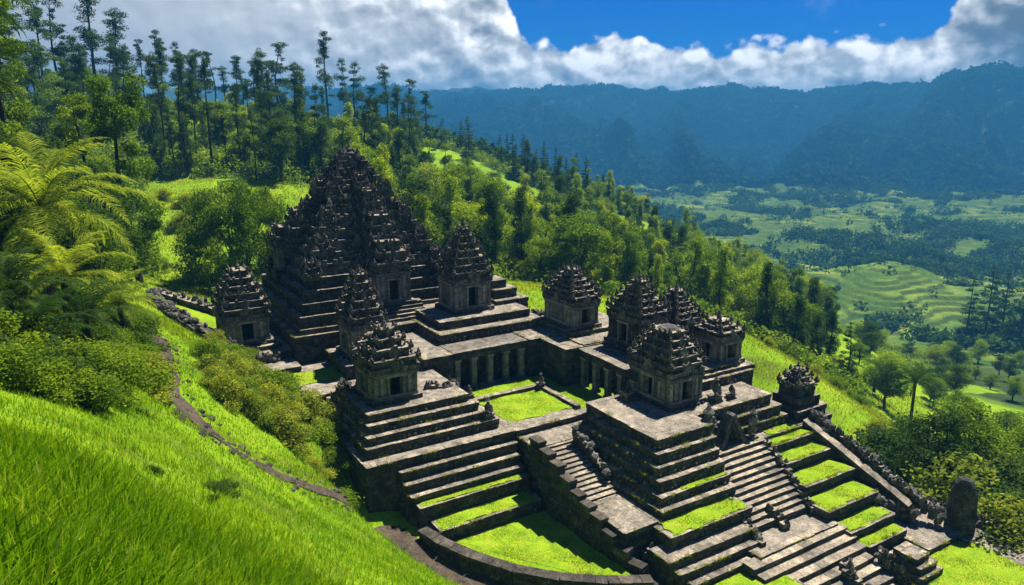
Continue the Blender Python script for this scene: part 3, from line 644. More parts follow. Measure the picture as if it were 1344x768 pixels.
# --- terraces ---------------------------------------------------------
platform('retaining_terrace', 'dark stone terrace with pale coping whose long front wall faces the dirt path', 'terrace',
         [(16, 28.2, 45.5, 56.4, -5.2, 0)])
platform('court_terrace', 'pale paved landing between the sunken court lawn and the middle staircase', 'terrace',
         [(28.3, 38.4, 45.4, 56.2, -4.5, -.03), (28.4, 36.5, 42.9, 46, -4.5, -.5)])
PL = [(16.5, 27.4, 46.7, 57, 0, .75), (16.8, 26.6, 47.2, 56.6, .75, 1.35), (17.1, 26.2, 47.8, 56.2, 1.35, 2.0), (17.35, 25.6, 48.4, 55.8, 2.0, 2.6)]
platform('temple_platform', 'four-tiered dark stone platform under the near left shrine', 'platform', PL, carved=(0, 1))
LED = [(18.3, 28, 44.95, 46, -5.4, -.75), (18.45, 27.9, 44.35, 45.4, -5.4, -1.5), (18.6, 27.9, 43.75, 44.8, -5.4, -2.2), (18.9, 27.9, 43.0, 44.2, -5.4, -2.75), (19.6, 27.9, 41.3, 43.4, -6.2, -3.85)]
platform('stepped_ledges', 'flight of long narrow stone ledges below the near left shrine, the lowest two grassed', 'terrace', LED, L=1.3)
lawn((19.15, 27.6, 43.12, 43.75), -2.70); lawn((19.8, 27.6, 41.45, 43.0), -3.80)
lawn([(20.2, 41.6), (28.2, 41.6), (28.6, 31.2), (26.6, 31.9)], -4.85); lawn([(19.6, 41.6), (22.2, 41.6), (26.8, 32.0), (21.9, 35.9)], -4.87)
# court
lawn((28.6, 38.3, 52.5, 54.9), .03); lawn((35.2, 38.2, 46.6, 52.2), .02); lawn((28.4, 34.8, 46.9, 52.1), .0)
for nm, lb, t in (('court_kerb', 'low stone kerb crossing the court lawn from the left to the guardian', (28.3, 34.7, 52.1, 52.5, -.05, .28)), ('court_kerb', 'low stone kerb running along the right side of the court lawn', (34.8, 35.2, 46.5, 52.1, -.05, .28))):
    platform(nm, lb, 'kerb', [t], pname='kerb_stones')
# E platform
EP = [(32.1, 39.2, 33.0, 44, -5.2, -2.1), (32.5, 39.2, 33.6, 44, -2.1, -1.45), (32.9, 39.2, 34.2, 44, -1.45, -.65), (33.2, 39.2, 34.8, 44, -.65, .05), (33.6, 39.3, 35.25, 44, .05, .8), (33.95, 39.4, 35.8, 44, .8, 1.6)]
platform('temple_platform', 'six-tiered stone platform under the domed shrine beside the middle staircase', 'platform', EP, carved=(4,))
EP2 = [(39.2, 49.5, 36.9, 47, -3.2, -.2), (39.25, 48.9, 37.2, 47, -.2, .65), (39.4, 48.2, 37.7, 47, .65, 1.55)]
platform('temple_platform', 'long broken stone platform behind the standing guardian on the right', 'platform', EP2, carved=(0, 1))
platform('temple_platform', 'three broad dark steps behind the domed shrine below the far grassy spur', 'platform', [(43.2, 50, 41.2, 50, .2, 2.3), (44.0, 49.2, 42.0, 50, 2.3, 2.9)], carved=(0,))
lawn((34.6, 39.1, 33.68, 34.12), -1.41); 
lawn((31.7, 38.6, 31.3, 33.9), -2.76); 
platform('temple_platform', 'low stone base of grass in front of the domed shrine platform', 'platform', [(31.3, 38.9, 31.2, 36, -6, -2.83)])
platform('broad_steps', 'three broad brown stone steps left of the big right staircase', 'steps', [(30.2, 38.2, 30.2, 32, -6.5, -3.7), (30.6, 38.0, 29.55, 31, -6.8, -4.35), (31.2, 37.9, 28.95, 30.5, -7, -4.95)], pname='step', L=1.3)
lawn((31.0, 37.6, 25.6, 28.9), -5.4)
platform('lawn_terrace', 'stone edge of the small low lawn at the bottom of the broad steps', 'terrace', [(30.8, 37.9, 25, 29.3, -8.5, -5.46)])
# middle stairs
stairs('stone_staircase', 'middle staircase of many thin pale steps falling from the court landing', 28.9, 32.7, 43.0, 37.0, -.55, -2.85, 14, -4.5)
platform('stair_foot_slab', 'big pale square slab at the foot of the middle staircase', 'slab', [(28.85, 32.0, 33.0, 37.15, -5.5, -2.62)], L=2.6)
slope_wall('stair_side_wall', 'tall dark masonry wall descending along the left of the middle staircase', 'wall', [(28.4, 43.3, .35), (28.4, 40.7, -.5), (28.45, 38.2, -1.7), (28.5, 35.9, -2.35), (28.6, 33.5, -3.6), (29.6, 30.3, -5.7)], -8, .62, seg=1.15, copm=('stone', 'rock'), stepped=True)
slope_wall('stair_balustrade', 'short jagged carved balustrade dividing the middle staircase', 'balustrade', [(31.7, 42.6, .35), (31.8, 41, -.4), (31.9, 38.5, -1.75)], -3.0, .3, seg=.45, rubble=3)
slope_wall('curved_wall', 'low curved dark wall hugging the big front lawn above the dirt path', 'wall', [(18.7, 42.4, -3.9), (19.2, 40.2, -3.9), (20.2, 37.9, -3.95), (21.8, 35.3, -4), (23.8, 33.1, -4.05), (26.2, 31.4, -4.15), (28.9, 30.3, -4.4)], -8, .7, seg=.8, copm=('stone', 'rock'))
# right stairs
platform('stair_landing', 'pale landing with a statue above the big right staircase', 'terrace', [(38.8, 50.2, 35.9, 38, -4, -1.0)], L=1.2)
lawn((46.2, 50, 36.0, 36.7), -.95)
stairs('stone_staircase', 'big right staircase of wide brown steps below the standing guardian', 39.1, 45.3, 36.0, 30.6, -1.0, -4.4, 12, -7, lean=-.07)
stairs('stone_staircase', 'lowest staircase of long brown steps at the bottom edge', 35.6, 45.2, 28.6, 22.0, -4.75, -8.1, 9, -11, lean=.05, jag=.2)
platform('stair_landing', 'brown paved landing between the big right staircase and the lowest staircase', 'terrace', [(36.8, 44.9, 28.5, 31, -8.5, -4.6)], L=1.2)
ST = [(-1.35, 34.9, 45.3, 50.3), (-2.1, 33.3, 45.1, 50.4), (-3.0, 31.2, 44.8, 50.6), (-3.9, 29.0, 44.5, 50.4), (-4.9, 27.4, 45.0, 50.2), (-5.6, 26.3, 45.6, 50.0)]
R = Root('grass_steps', 47.5, 31, -6, 'wide grassed stone steps right of the big right staircase', 'terrace')
vb = 36.1
for k, (z, v0, a, b) in enumerate(ST):
    weed_line(a, v0 + .15, b, v0 + .15, z + .03, 12); weed_line(a, vb, b, vb, z + .03, 8); mb = MB(); tier(mb, a, b, v0, vb + .4, z - 3, z, L=1.2); R.part('tier', mb); lawn((a + .1, b - .1, v0 + .14, vb), z + .05); vb = v0
# carved ends along the stairs
def jagged(name, label, pts, zoff=0, r=(.16, .34), per=5, cat='balustrade'):
    a = pts[len(pts) // 2]; R = Root(name, a[0], a[1], a[2], label, cat); mb = MB()
    for (p, q) in zip(pts[:-1], pts[1:]):
        D = math.hypot(q[0] - p[0], q[1] - p[1]); n = max(1, round(D / .5))
        for k in range(n):
            t = (k + .5) / n; x, y, z = [p[i] + (q[i] - p[i]) * t for i in range(3)]
            mb.obox(x, y, .42, .5, z - .9, z + random.uniform(-.05, .12), math.atan2(q[1] - p[1], q[0] - p[0]), (0, 1), .06)
            for _ in range(per):
                if random.random() < .3: mb.fin(x + random.uniform(-.2, .2), y + random.uniform(-.2, .2), z, .3, random.uniform(.25, .5), random.uniform(0, 3), 0, .6)
                else: mb.lump(x + random.uniform(-.3, .3), y + random.uniform(-.3, .3), z + random.uniform(-.5, .15), random.uniform(*r), random.uniform(.8, 1.4))
    R.part('carved_blocks', mb, ('carved', 'paving')); return R
jagged('carved_balustrade', 'jagged carved edge between the big right staircase and the grassed steps', [(45.3, 35.6, -1.0), (45.1, 33.4, -2.3), (44.7, 31.2, -3.6), (44.4, 30.0, -4.3)], per=3)
jagged('carved_balustrade', 'crumbling carved buttress at the lower left of the big right staircase', [(38.6, 34.6, -1.9), (38.3, 32.4, -3.1), (38.1, 30.3, -3.9), (38.0, 29.2, -4.6)], per=5)
jagged('carved_balustrade', 'carved blocks crossing the lowest steps of the big right staircase', [(41.2, 31.4, -3.5), (41.0, 29.8, -4.3)], per=4)
jagged('carved_balustrade', 'row of carved blocks down the middle of the lowest staircase', [(42.2, 26.2, -5.4), (42.2, 24.6, -6.3), (42.4, 23.0, -7.2)], per=4)
jagged('carved_balustrade', 'heap of carved blocks at the right end of the lowest staircase', [(45.6, 25.6, -5.3), (45.9, 24.2, -6.0), (46.0, 22.8, -6.9)], per=5)
jagged('rubble_heap', 'heap of dark fallen stones below the pale stair foot slab', [(30.6, 32.6, -4.0), (31.2, 31.4, -4.6), (31.4, 30.2, -5.2), (30.6, 30.6, -5.4)], per=8, r=(.2, .45), cat='rubble')
# right end: small stepped shrine, sloping wall, low lawn, stele
gr = Root('stepped_shrine', 51.7, 37.9, -2, 'small stepped shrine with a heaped carved top at the head of the sloping right wall', 'shrine')
for t in ((49.7, 54.1, 36.0, 40.0, -3, -.9), (50.0, 53.7, 36.3, 39.7, -.9, 0.0), (50.35, 53.2, 36.7, 39.2, 0.0, .8), (50.7, 52.9, 37, 38.9, .8, 1.5)):
    mb = MB(); tier(mb, *t, carved=True, prot=.08); gr.part('tier', mb, ('stone', 'paving'))
mb = MB(); crown_roof(mb, 2.3, 2.0, 1.5, 1.5, 3, 1.1, .9, .2, 1.2, 51.8, 37.95); gr.part('roof', mb, ('carved', 'paving'))
slope_wall('sloping_wall', 'dark sloping wall topped with a long line of rubble beside the grassed steps', 'wall', [(50.6, 36.0, -.6), (51.0, 33.0, -1.9), (51.4, 30.2, -3.2), (51.9, 27.2, -4.6)], -8, .7, rubble=0)
jagged('rubble_bank', 'long bank of broken stones behind the sloping wall on the right', [(51.6, 36.2, -.2), (52.0, 33.0, -1.5), (52.5, 30.0, -2.9), (53.0, 27.0, -4.4), (53.4, 25.6, -5.1)], per=7, r=(.18, .4), cat='rubble')
jagged('rubble_bank', 'low broken stones along the foot of the sloping wall', [(49.9, 29.6, -4.2), (51.3, 28.3, -4.7), (52.2, 26.8, -5.3)], per=5, r=(.18, .36), cat='rubble')
platform('low_platform', 'bare brown platform between the sloping wall and the tall standing stone', 'terrace', [(49.6, 55.6, 24.3, 28, -9, -6.05)], L=1.4)
platform('low_platform', 'lowest stone platform carrying the small lawn at the right', 'terrace', [(45.5, 57.2, 18, 26, -10, -6.5)], L=1.4)
lawn([(45.9, 18.5), (54.0, 19.5), (53.9, 24.2), (46.6, 24.2)], -6.42)
lawn((46.6, 49.5, 24.1, 25.6), -6.43)
platform('stepped_block', 'small stack of three worn steps beside the small lawn at the right', 'steps', [(45.7, 48.2, 22.6, 25.2, -7, -6.0), (45.9, 47.9, 22.9, 25.1, -6.0, -5.5), (46.1, 47.6, 23.3, 24.9, -5.5, -5.05)], pname='step')
jagged('rubble_wall', 'broken low wall behind the small lawn at the right', [(55.2, 27.8, -5.5), (56.4, 25.8, -5.8), (57.0, 23.0, -6.0), (57.2, 20.0, -6.2), (57.2, 18.0, -6.3)], per=5, r=(.2, .42), cat='wall')
R = Root('standing_stone', 54.6, 24.9, -6.6, 'tall dark rounded standing stone overgrown at its foot near the right edge', 'standing stone'); mb = MB()
prof = [(.95, 0), (1.0, .6), (.98, 1.6), (.93, 2.6), (.86, 3.4), (.7, 4.0), (.45, 4.4), (.12, 4.55)]
mb.lathe(0, 0, [(r, z) for r, z in prof], 14, 0, .06); mb.v = [(54.6 + x * .75, 24.9 + y * 1.05, -6.6 + z) for x, y, z in mb.v]; R.part('carved_face', mb, ('stone',))
mb = MB(); tier(mb, 53.4, 55.8, 23.6, 26.1, -7, -6.3, prot=.08); R.part('base', mb)
# --- back terraces ----------------------------------------------------
platform('rear_terrace', 'stepped stone terrace carrying the tall spired shrine above the court', 'terrace',
         [(25.2, 39.8, 57.2, 68, -.5, 3.5), (28.1, 39.3, 58.2, 68, 3.5, 4.45), (28.8, 38.6, 59.6, 68, 4.45, 5.2)], carved=(1,))
platform('rear_terrace', 'long stone ledge between the rear shrine terrace and the near left shrine', 'terrace', [(22.5, 28.2, 62.6, 66.5, 0, 3.4), (22.8, 28.4, 63.6, 66.5, 3.4, 4.4)], carved=(0,))
platform('pyramid_terrace', 'wide low stone terrace at the foot of the great stepped pyramid', 'terrace', [(17.0, 36.4, 65.8, 83.6, -.5, 4.0), (17.6, 35.6, 66.2, 83.4, 4.0, 4.5)])
platform('side_terrace', 'dark stone terrace with a strip of lawn left of the near left shrine', 'terrace', [(14.8, 22.4, 57.2, 66.2, -3, 1.4)])
lawn((15.3, 20.0, 60.2, 63.4), 1.46)
platform('shrine_terrace', 'square stone base under the slender shrine left of centre', 'platform', [(19.6, 24.6, 59.6, 65.2, 1.3, 2.6)])
platform('side_steps', 'two stone ledges left of the strip of lawn below the far left shrine', 'terrace', [(12.5, 16.8, 63.8, 69.6, -2, 1.9), (10.2, 16.9, 66.8, 75.8, -1, 2.6), (10.8, 16.2, 68.0, 75.4, 2.6, 3.0)], carved=(1,))
jagged('rubble_heap', 'scattered broken blocks on the left corner of the near left platform', [(17.7, 54.8, 2.9), (17.6, 53.4, 2.9), (17.9, 56.0, 2.8)], per=5, r=(.15, .3), cat='rubble')
jagged('rubble_heap', 'line of carved fragments right of the near left shrine', [(23.2, 51.2, 2.8), (25.0, 50.6, 2.7), (26.2, 51.6, 2.2), (26.5, 53.6, 1.8)], per=5, r=(.13, .26), cat='rubble')
jagged('rubble_heap', 'fallen stones in front of the far left shrine', [(11.2, 67.4, 2.6), (13.5, 66.6, 2.6), (15.6, 66.4, 2.5)], per=6, r=(.16, .34), cat='rubble')
jagged('rubble_wall', 'broken stones on the grassy edge between the spired shrine and the rear shrine', [(37.5, 67.0, 4.2), (39.5, 64.0, 4.0), (41.5, 62.2, 3.7), (43.2, 60.5, 3.5)], per=6, r=(.2, .42), cat='rubble')
platform('rear_steps', 'dark stone steps between the spired shrine and the grassy spur', 'steps', [(36.4, 40.2, 62.4, 66.5, 2.6, 5.6), (36.8, 39.4, 63.4, 66.5, 5.6, 6.5), (36.9, 38.6, 64.2, 66.5, 6.5, 7.3)], carved=(0,))
# colonnades
def colonnade(label, a0, a1, face, axis, npil, zt, depth=1.6, back=3.0):
    """axis 'f': face looks towards -v at v=face, pillars along u; 'l': face looks towards -u at u=face, pillars along v"""
    mid = (a0 + a1) / 2; R = Root('colonnade', *( (mid, face) if axis == 'f' else (face, mid)), 0, label, 'colonnade')
    def B(mb, p0, p1, n0, n1, z0, z1, m=(0, 0), j=.015):
        if axis == 'f': mb.box(p0, p1, face + n0, face + n1, z0, z1, m, j)
        else: mb.box(face + n0, face + n1, p0, p1, z0, z1, m, j)
    st = (a1 - a0) / (npil - 1)
    for k in range(npil):
        c = a0 + st * k; mb = MB(); B(mb, c - .24, c + .24, .02, .5, .22, zt - .95); B(mb, c - .32, c + .32, -.05, .58, -.02, .22); B(mb, c - .32, c + .32, -.05, .58, zt - .95, zt - .75)
        R.part('pillar', mb, ('pale',))
    mb = MB(); B(mb, a0 - .4, a1 + .4, depth, back, -.05, zt - .4); B(mb, a0 - .6, a0 - .25, .3, back, -.05, zt - .75); B(mb, a1 + .25, a1 + .6, .3, back, -.05, zt - .75); R.part('back_wall', mb, ('stone',))
    mb = MB()
    p, q = a0 - .5, a1 + .5
    for (z0, z1, o, last) in ((zt - .75, zt - .38, .0, 0), (zt - .38, zt, -.14, 1)):
        if axis == 'f': mb.row(p, face + o, q, face + o, z0, z1 - .01, .6, .9, (0, 1 if last else 0))
        else: mb.row(face + o, q, face + o, p, z0, z1 - .01, .6, .9, (0, 1 if last else 0))
    B(mb, p, q, .45, back, zt - .7, zt - .02, (0, 1)); R.part('roof_slab', mb)
    return R
colonnade('pillared gallery at the back of the court below the tall spired shrine', 28.3, 35.0, 55.3, 'f', 5, 3.6)
colonnade('pillared gallery along the right side of the court beside the domed shrine', 43.6, 50.4, 38.3, 'l', 5, 3.5, back=4.0)
def wall_block(name, label, t, carved=()): return platform(name, label, 'wall', [t], carved=carved, pname='masonry')
wall_block('court_wall', 'plain dark stretch of wall left of the rear pillared gallery', (25.0, 27.7, 55.2, 58, -.05, 3.55))
wall_block('court_wall', 'dark inner corner wall of the court between the two pillared galleries', (35.7, 41.5, 55.1, 58.2, -.05, 3.62))
wall_block('court_wall', 'dark wall right of the inner court corner', (36.9, 41.5, 51.0, 55.0, -.05, 3.58))
platform('gallery_roof', 'pale paved roof terrace behind the right pillared gallery', 'terrace', [(39.6, 49.8, 44.6, 50.9, 0, 3.46)], L=1.3)
platform('gallery_roof', 'paved terrace under the rear corner shrine', 'terrace', [(38.9, 47.0, 51.1, 59.5, 0, 3.7), (39.2, 46.2, 53.4, 59.2, 3.7, 4.1)], carved=(1,))
platform('shrine_terrace', 'stone base under the left spiky shrine on the gallery roof', 'platform', [(41.0, 46.2, 45.6, 50.8, 3.4, 3.8)])
platform('shrine_terrace', 'stone base under the two dark shrines at the right rear', 'platform', [(44.6, 50.6, 41.6, 50.4, 2.2, 2.6)])
# --- shrines ----------------------------------------------------------
temple('shrine', 20.2, 51.9, 2.6, 3.5, 3.9, 1.95, 2.75, 'near left shrine with two dark doorways and a flat crumbling carved roof', 'fl', 4, .95, fin=.7, top_w=.14, dens=1.0, scatter=14)
DOMED = temple('shrine', 40.2, 41.8, 1.6, 3.4, 4.6, 2.05, 2.95, 'domed shrine with two dark doorways on the six-tiered platform', 'fl', 5, .85, fin=0, top_w=.32, dens=1.0, scatter=10, over=.12)
temple('shrine', 33.3, 63.4, 5.2, 3.9, 3.4, 2.5, 4.7, 'tall spired shrine with one dark doorway right of the great pyramid', 'f', 7, 1.0, fin=.9, top_w=.08)
temple('shrine', 41.3, 56.4, 4.1, 2.9, 4.6, 1.9, 2.8, 'low shrine with a rounded carved roof at the rear corner of the court', 'f', 6, .95, fin=.6, top_w=.12)
temple('shrine', 43.0, 48.6, 3.8, 3.0, 4.2, 2.1, 3.0, 'spiky shrine with side openings standing on the right gallery roof', 'fl', 6, .95, fin=.8, top_w=.1, spike=1.15, pale='stone')
temple('shrine', 47.2, 48.2, 2.6, 3.0, 3.4, 2.2, 2.8, 'dark pointed shrine half hidden behind the domed shrine', 'l', 6, .95, fin=.7, top_w=.1, pale='stone')
temple('shrine', 48.6, 44.2, 2.6, 2.6, 3.0, 1.8, 1.2, 'small pillared shrine at the right rear against the grass slope', 'fl', 3, .9, fin=.7, top_w=.15)
temple('shrine', 22.2, 62.6, 2.6, 3.0, 3.4, 2.3, 4.4, 'slender shrine left of centre in front of the great pyramid', 'l', 6, .95, fin=.7, top_w=.12, dens=1.2)
temple('shrine', 13.5, 71.2, 3.0, 3.9, 4.4, 2.1, 4.0, 'far left shrine with a barred window and a bell-shaped carved roof', 'f', 6, .8, fin=.7, top_w=.14, dens=1.2)
# dome cap of the domed shrine
mb = MB(); mb.lathe(0, 0, [(.9, 5.35), (.95, 5.6), (.9, 5.75), (.7, 5.95), (.4, 6.05), (.1, 6.1)], 12, 0, .09); mb.build('dome', ['carved'], DOMED)
# --- great stepped pyramid -------------------------------------------
PC = (26.2, 75.0)
PR = Root('stepped_pyramid', PC[0], PC[1], 4.5, 'great black stepped pyramid temple crowned by a small spire', 'pyramid temple')
prof = [(4.5, 5.6, 16.8), (5.6, 6.7, 15.9), (6.7, 7.8, 15.0), (7.8, 8.9, 14.0), (8.9, 10.0, 12.8), (10.0, 11.0, 11.8), (11.0, 12.0, 10.7), (12.0, 13.0, 9.6), (13.0, 14.0, 8.4), (14.0, 14.9, 7.2), (14.9, 15.8, 6.1), (15.8, 16.7, 5.0), (16.7, 17.5, 4.0), (17.5, 18.3, 3.1), (18.3, 19.0, 2.2), (19.0, 19.5, 1.5)]
for k, (z0, z1, s) in enumerate(prof):
    h = s / 2; mb = MB(); u0, u1, v0, v1 = PC[0] - h, PC[0] + h, PC[1] - h, PC[1] + h
    tier(mb, u0, u1, v0, v1, z0, z1, 0, 1, coping=True, prot=.09, carved=(k >= 1))
    if k >= 4:
        pr_ = .55 if k < 8 else .42
        for (x, y, a, c) in perim(u0 + .1, u1 - .1, v0 + .1, v1 - .1, pr_):
            if random.random() < (.1 + .03 * k if not c else 1):
                s_ = random.uniform(.7, 1.3) * (1.5 if c else 1); mb.fin(x, y, z1 - .1, .36 * s_, .62 * s_, a + random.uniform(-.3, .3), 0, .7)
            if random.random() < .4: mb.obox(x, y, .4, .4, z1 - .1, z1 + random.uniform(.1, .45), a + random.uniform(-.4, .4), (0, 0), .06, .8)
            if random.random() < .5: mb.lump(x + random.uniform(-.1, .1), y + random.uniform(-.1, .1), z1 - random.uniform(.2, .8), random.uniform(.12, .2), random.uniform(.8, 1.6))
        # ornate corner and centre pieces
        for (x, y) in ((u0, v0), (u1, v0), (u0, v1), (u1, v1)):
            mb.obox(x, y, .7, .7, z1 - .1, z1 + .35, 0, (0, 1), .04); mb.obox(x, y, .4, .4, z1 + .35, z1 + .8, 0, (0, 0), .04, .4)
            for q in range(3): mb.lump(x + random.uniform(-.3, .3), y + random.uniform(-.3, .3), z0 + random.uniform(0, .8), random.uniform(.15, .26), random.uniform(.9, 1.6))
    PR.part('tier', mb, ('stone' if k < 4 else 'carved', 'paving'))  # pale top slot paints sunlit highlights onto the pyramid ledges
mb = MB(); x, y = PC
mb.lathe(x, y, [(.75, 19.4), (.8, 19.65), (.5, 19.8), (.55, 20.05), (.3, 20.25), (.34, 20.45), (.14, 20.7), (.05, 21.3)], 10, 0, .1); PR.part('finial', mb, ('carved',))
def portico(u, v, z, w, d, ch, label, doors, towers, up):
    """doorway block with a carved tower leaning up the pyramid face; towers: (du, dv, z0, z1, w, d)"""
    pr0 = bpy.data.objects.new('portico', None); pr0.empty_display_size = .2; link(pr0, PR.o); pr0.location = (u - PC[0], v - PC[1], z - 4.5)
    b = MB(); tier(b, -w / 2 - .4, w / 2 + .4, -d / 2 - .4, d / 2 + .4, -up, 0, prot=.04); b.build('plinth', ['stone', 'paving'], pr0)
    cella(pr0, w, d, 0, ch, doors, dw=1.0, dh=2.2)
    r = MB()
    for (du, dv, z0, z1, tw, td) in towers: crown_roof(r, tw, td, z0, z1 - z0, max(2, round((z1 - z0) / 1.0)), .75, 1.0, .3, 1.1, du, dv)
    r.build('roof', ['carved', 'paving'], pr0)
mb = MB()
for (du, dv, z, w_, h_) in ((-5.9, .6, 10.0, 2.3, 2.8), (-4.6, -.2, 13.0, 2.0, 2.6), (-3.3, 0, 15.6, 1.5, 2.0), (-6.6, -6.4, 8.9, 1.5, 1.7), (6.4, -6.4, 8.9, 1.5, 1.7), (-5.2, -5.2, 11.0, 1.4, 1.7), (5.2, -5.2, 11.0, 1.4, 1.7), (-4, -4, 13.4, 1.3, 1.7), (4, -4, 13.4, 1.3, 1.7), (.2, -3.4, 14.4, 2.0, 2.6), (.1, -2.4, 16.2, 1.5, 2.0), (-2.7, -2.7, 15.9, 1.0, 1.4), (2.7, -2.7, 15.9, 1.0, 1.4), (7.6, -2.5, 7.8, 1.4, 1.6), (-7.6, 3.5, 7.8, 1.4, 1.6)):
    crown_roof(mb, w_, w_, z - .2, h_, 3, .8, 1.0, .2, 1.0, PC[0] + du, PC[1] + dv)
PR.part('turrets', mb, ('carved', 'paving'))
portico(27.0, 67.9, 6.0, 3.5, 3.2, 2.9, '', 'fl', [(0, 0, 3.0, 6.0, 4.0, 3.8), (-.1, 1.6, 4.5, 8.3, 3.2, 3.4), (-.3, 3.2, 6.5, 10.6, 2.6, 3.2)], 1.5)
portico(19.7, 77.6, 8.3, 2.4, 2.4, 2.3, '', 'fl', [(0, 0, 2.4, 4.4, 2.8, 2.8), (1.4, -.2, 3.3, 6.0, 2.4, 2.4)], .9)
mb = MB()
for k in range(5):
    z = 5.9 - k * .3; mb.row(24.4, 65.9 - k * .35, 29.8, 65.9 - k * .35, z - .4, z, .9, 1.2, (0, 1)); mb.box(24.5, 29.7, 66.1 - k * .35, 67, 4.3, z - .02, (0, 1))
PR.part('front_steps', mb)
# --- guardian statues -------------------------------------------------
def guardian(u, v, z, h, label, ang=-pi / 2, ped=.35, stand=False, pw=.55):
    R = empty('guardian_statue', u, v, z, label, 'statue', 'carved guardian statues')
    R.rotation_euler = (0, 0, YAW + ang + pi / 2)
    p = MB(); p.box(-pw / 2 - .08, pw / 2 + .08, -pw / 2 - .08, pw / 2 + .08, -.05, ped * .3, (0, 0), .02); p.box(-pw / 2, pw / 2, -pw / 2, pw / 2, ped * .3, ped * .8, (0, 0), .02); p.box(-pw / 2 - .06, pw / 2 + .06, -pw / 2 - .06, pw / 2 + .06, ped * .8, ped, (0, 0), .02)
    p.build('pedestal', ['carved'], R)
    me = bpy.data.meshes.new('figure'); b = h - ped; s = b / 1.0
    if stand:
        jv = [(0, 0, .5), (0, 0, .62), (0, 0, .78), (0, 0, .86), (0, 0, .94), (.11, 0, .26), (.12, -.02, .03), (-.11, 0, .26), (-.12, -.02, .03), (.17, 0, .76), (.22, -.05, .6), (.12, -.14, .55), (-.17, 0, .76), (-.22, -.04, .6), (-.14, -.12, .5)]
        rd = [.14, .13, .16, .07, .11, .1, .1, .1, .1, .07, .06, .06, .07, .06, .06]
        ed = [(0, 1), (1, 2), (2, 3), (3, 4), (0, 5), (5, 6), (0, 7), (7, 8), (2, 9), (9, 10), (10, 11), (2, 12), (12, 13), (13, 14)]
    else:
        jv = [(0, 0, .16), (0, -.01, .36), (0, -.02, .56), (0, -.04, .67), (0, -.07, .84), (.22, -.22, .2), (.06, -.34, .1), (-.22, -.22, .2), (-.06, -.34, .1), (.22, -.03, .54), (.28, -.14, .36), (.18, -.24, .28), (-.22, -.03, .54), (-.28, -.14, .36), (-.18, -.24, .28)]
        rd = [.24, .2, .2, .11, .16, .13, .1, .13, .1, .1, .085, .07, .1, .085, .07]
        ed = [(0, 1), (1, 2), (2, 3), (3, 4), (0, 5), (5, 6), (0, 7), (7, 8), (2, 9), (9, 10), (10, 11), (2, 12), (12, 13), (13, 14)]
    me.from_pydata([(a * s, c * s, d * s + ped) for a, c, d in jv], ed, []); o = link(bpy.data.objects.new('figure', me), R)
    md = o.modifiers.new('s', 'SKIN'); sk = me.skin_vertices[0].data
    for i, q in enumerate(rd): sk[i].radius = (q * s, q * s)
    sk[0].use_root = True; sb = o.modifiers.new('b', 'SUBSURF'); sb.levels = sb.render_levels = 1
    dm = o.modifiers.new('d', 'DISPLACE'); tx = bpy.data.textures.new('n', 'CLOUDS'); tx.noise_scale = .12; dm.texture = tx; dm.strength = .07 * s
    me.materials.append(M['carved'])
    hd = MB(); hd.lathe(0, -.05 * s if not stand else 0, [(.13 * s, ped + .92 * s), (.17 * s, ped + .97 * s), (.09 * s, ped + 1.05 * s), (.02 * s, ped + 1.16 * s)], 8, 0, .08); hd.build('headdress', ['carved'], R)
    return R
guardian(34.8, 51.9, .1, 1.35, 'small seated guardian statue alone in the middle of the court lawn', ped=.5)
guardian(26.7, 47.2, .8, 1.5, 'seated guardian statue at the right end of the near left platform', ped=.4, pw=.7)
guardian(26.9, 53.8, .1, 1.6, 'upright guardian statue at the left side of the court beside the near left shrine', stand=True, ped=.3)
guardian(26.0, 49.0, 2.0, 1.0, 'small squat guardian statue behind the platform corner right of the near left shrine', ped=.3)
guardian(37.3, 45.2, .1, 1.2, 'small round-headed guardian statue at the right front corner of the court lawn', ped=.3)
guardian(37.2, 42.9, 1.6, 1.5, 'stump-like guardian statue left of the domed shrine', ped=.7, pw=.8)
guardian(43.0, 39.0, 1.55, 1.9, 'larger guardian statue of the pair right of the domed shrine', ped=.5, pw=.8)
guardian(44.6, 38.8, 1.55, 1.3, 'smaller guardian statue of the pair right of the domed shrine', ped=.35)
guardian(39.7, 36.5, -1.0, 3.3, 'tall standing guardian statue at the top left of the big right staircase', stand=True, ped=.35, pw=.9)
guardian(44.6, 36.4, -1.0, 2.2, 'leaning guardian statue right of the dark stone arch', stand=True, ped=.2, pw=.7)
guardian(41.9, 25.4, -5.9, 1.2, 'small guardian statue on the lowest staircase', ped=.3)
guardian(23.6, 61.2, 2.6, 1.4, 'small guardian statue right of the slender shrine', ped=.4)
# dark triangular niche between the two standing figures
R = Root('stone_arch', 42.2, 36.6, -1, 'dark triangular stone niche between the two standing guardians', 'niche'); mb = MB()
mb.poly([(41.0, 36.2, -1), (41.25, 36.2, -1), (42.2, 36.5, 1.1), (42.2, 36.5, 1.35)]); 
mb.hexa([(40.8, 36.0, -1), (41.2, 36.0, -1), (41.2, 37.1, -1), (40.8, 37.1, -1), (42.0, 36.3, 1.5), (42.3, 36.3, 1.3), (42.3, 37.1, 1.3), (42.0, 37.1, 1.5)])
mb.hexa([(43.3, 36.0, -1), (43.7, 36.0, -1), (43.7, 37.1, -1), (43.3, 37.1, -1), (42.2, 36.3, 1.3), (42.5, 36.3, 1.5), (42.5, 37.1, 1.5), (42.2, 37.1, 1.3)])
R.part('slabs', mb, ('carved',))
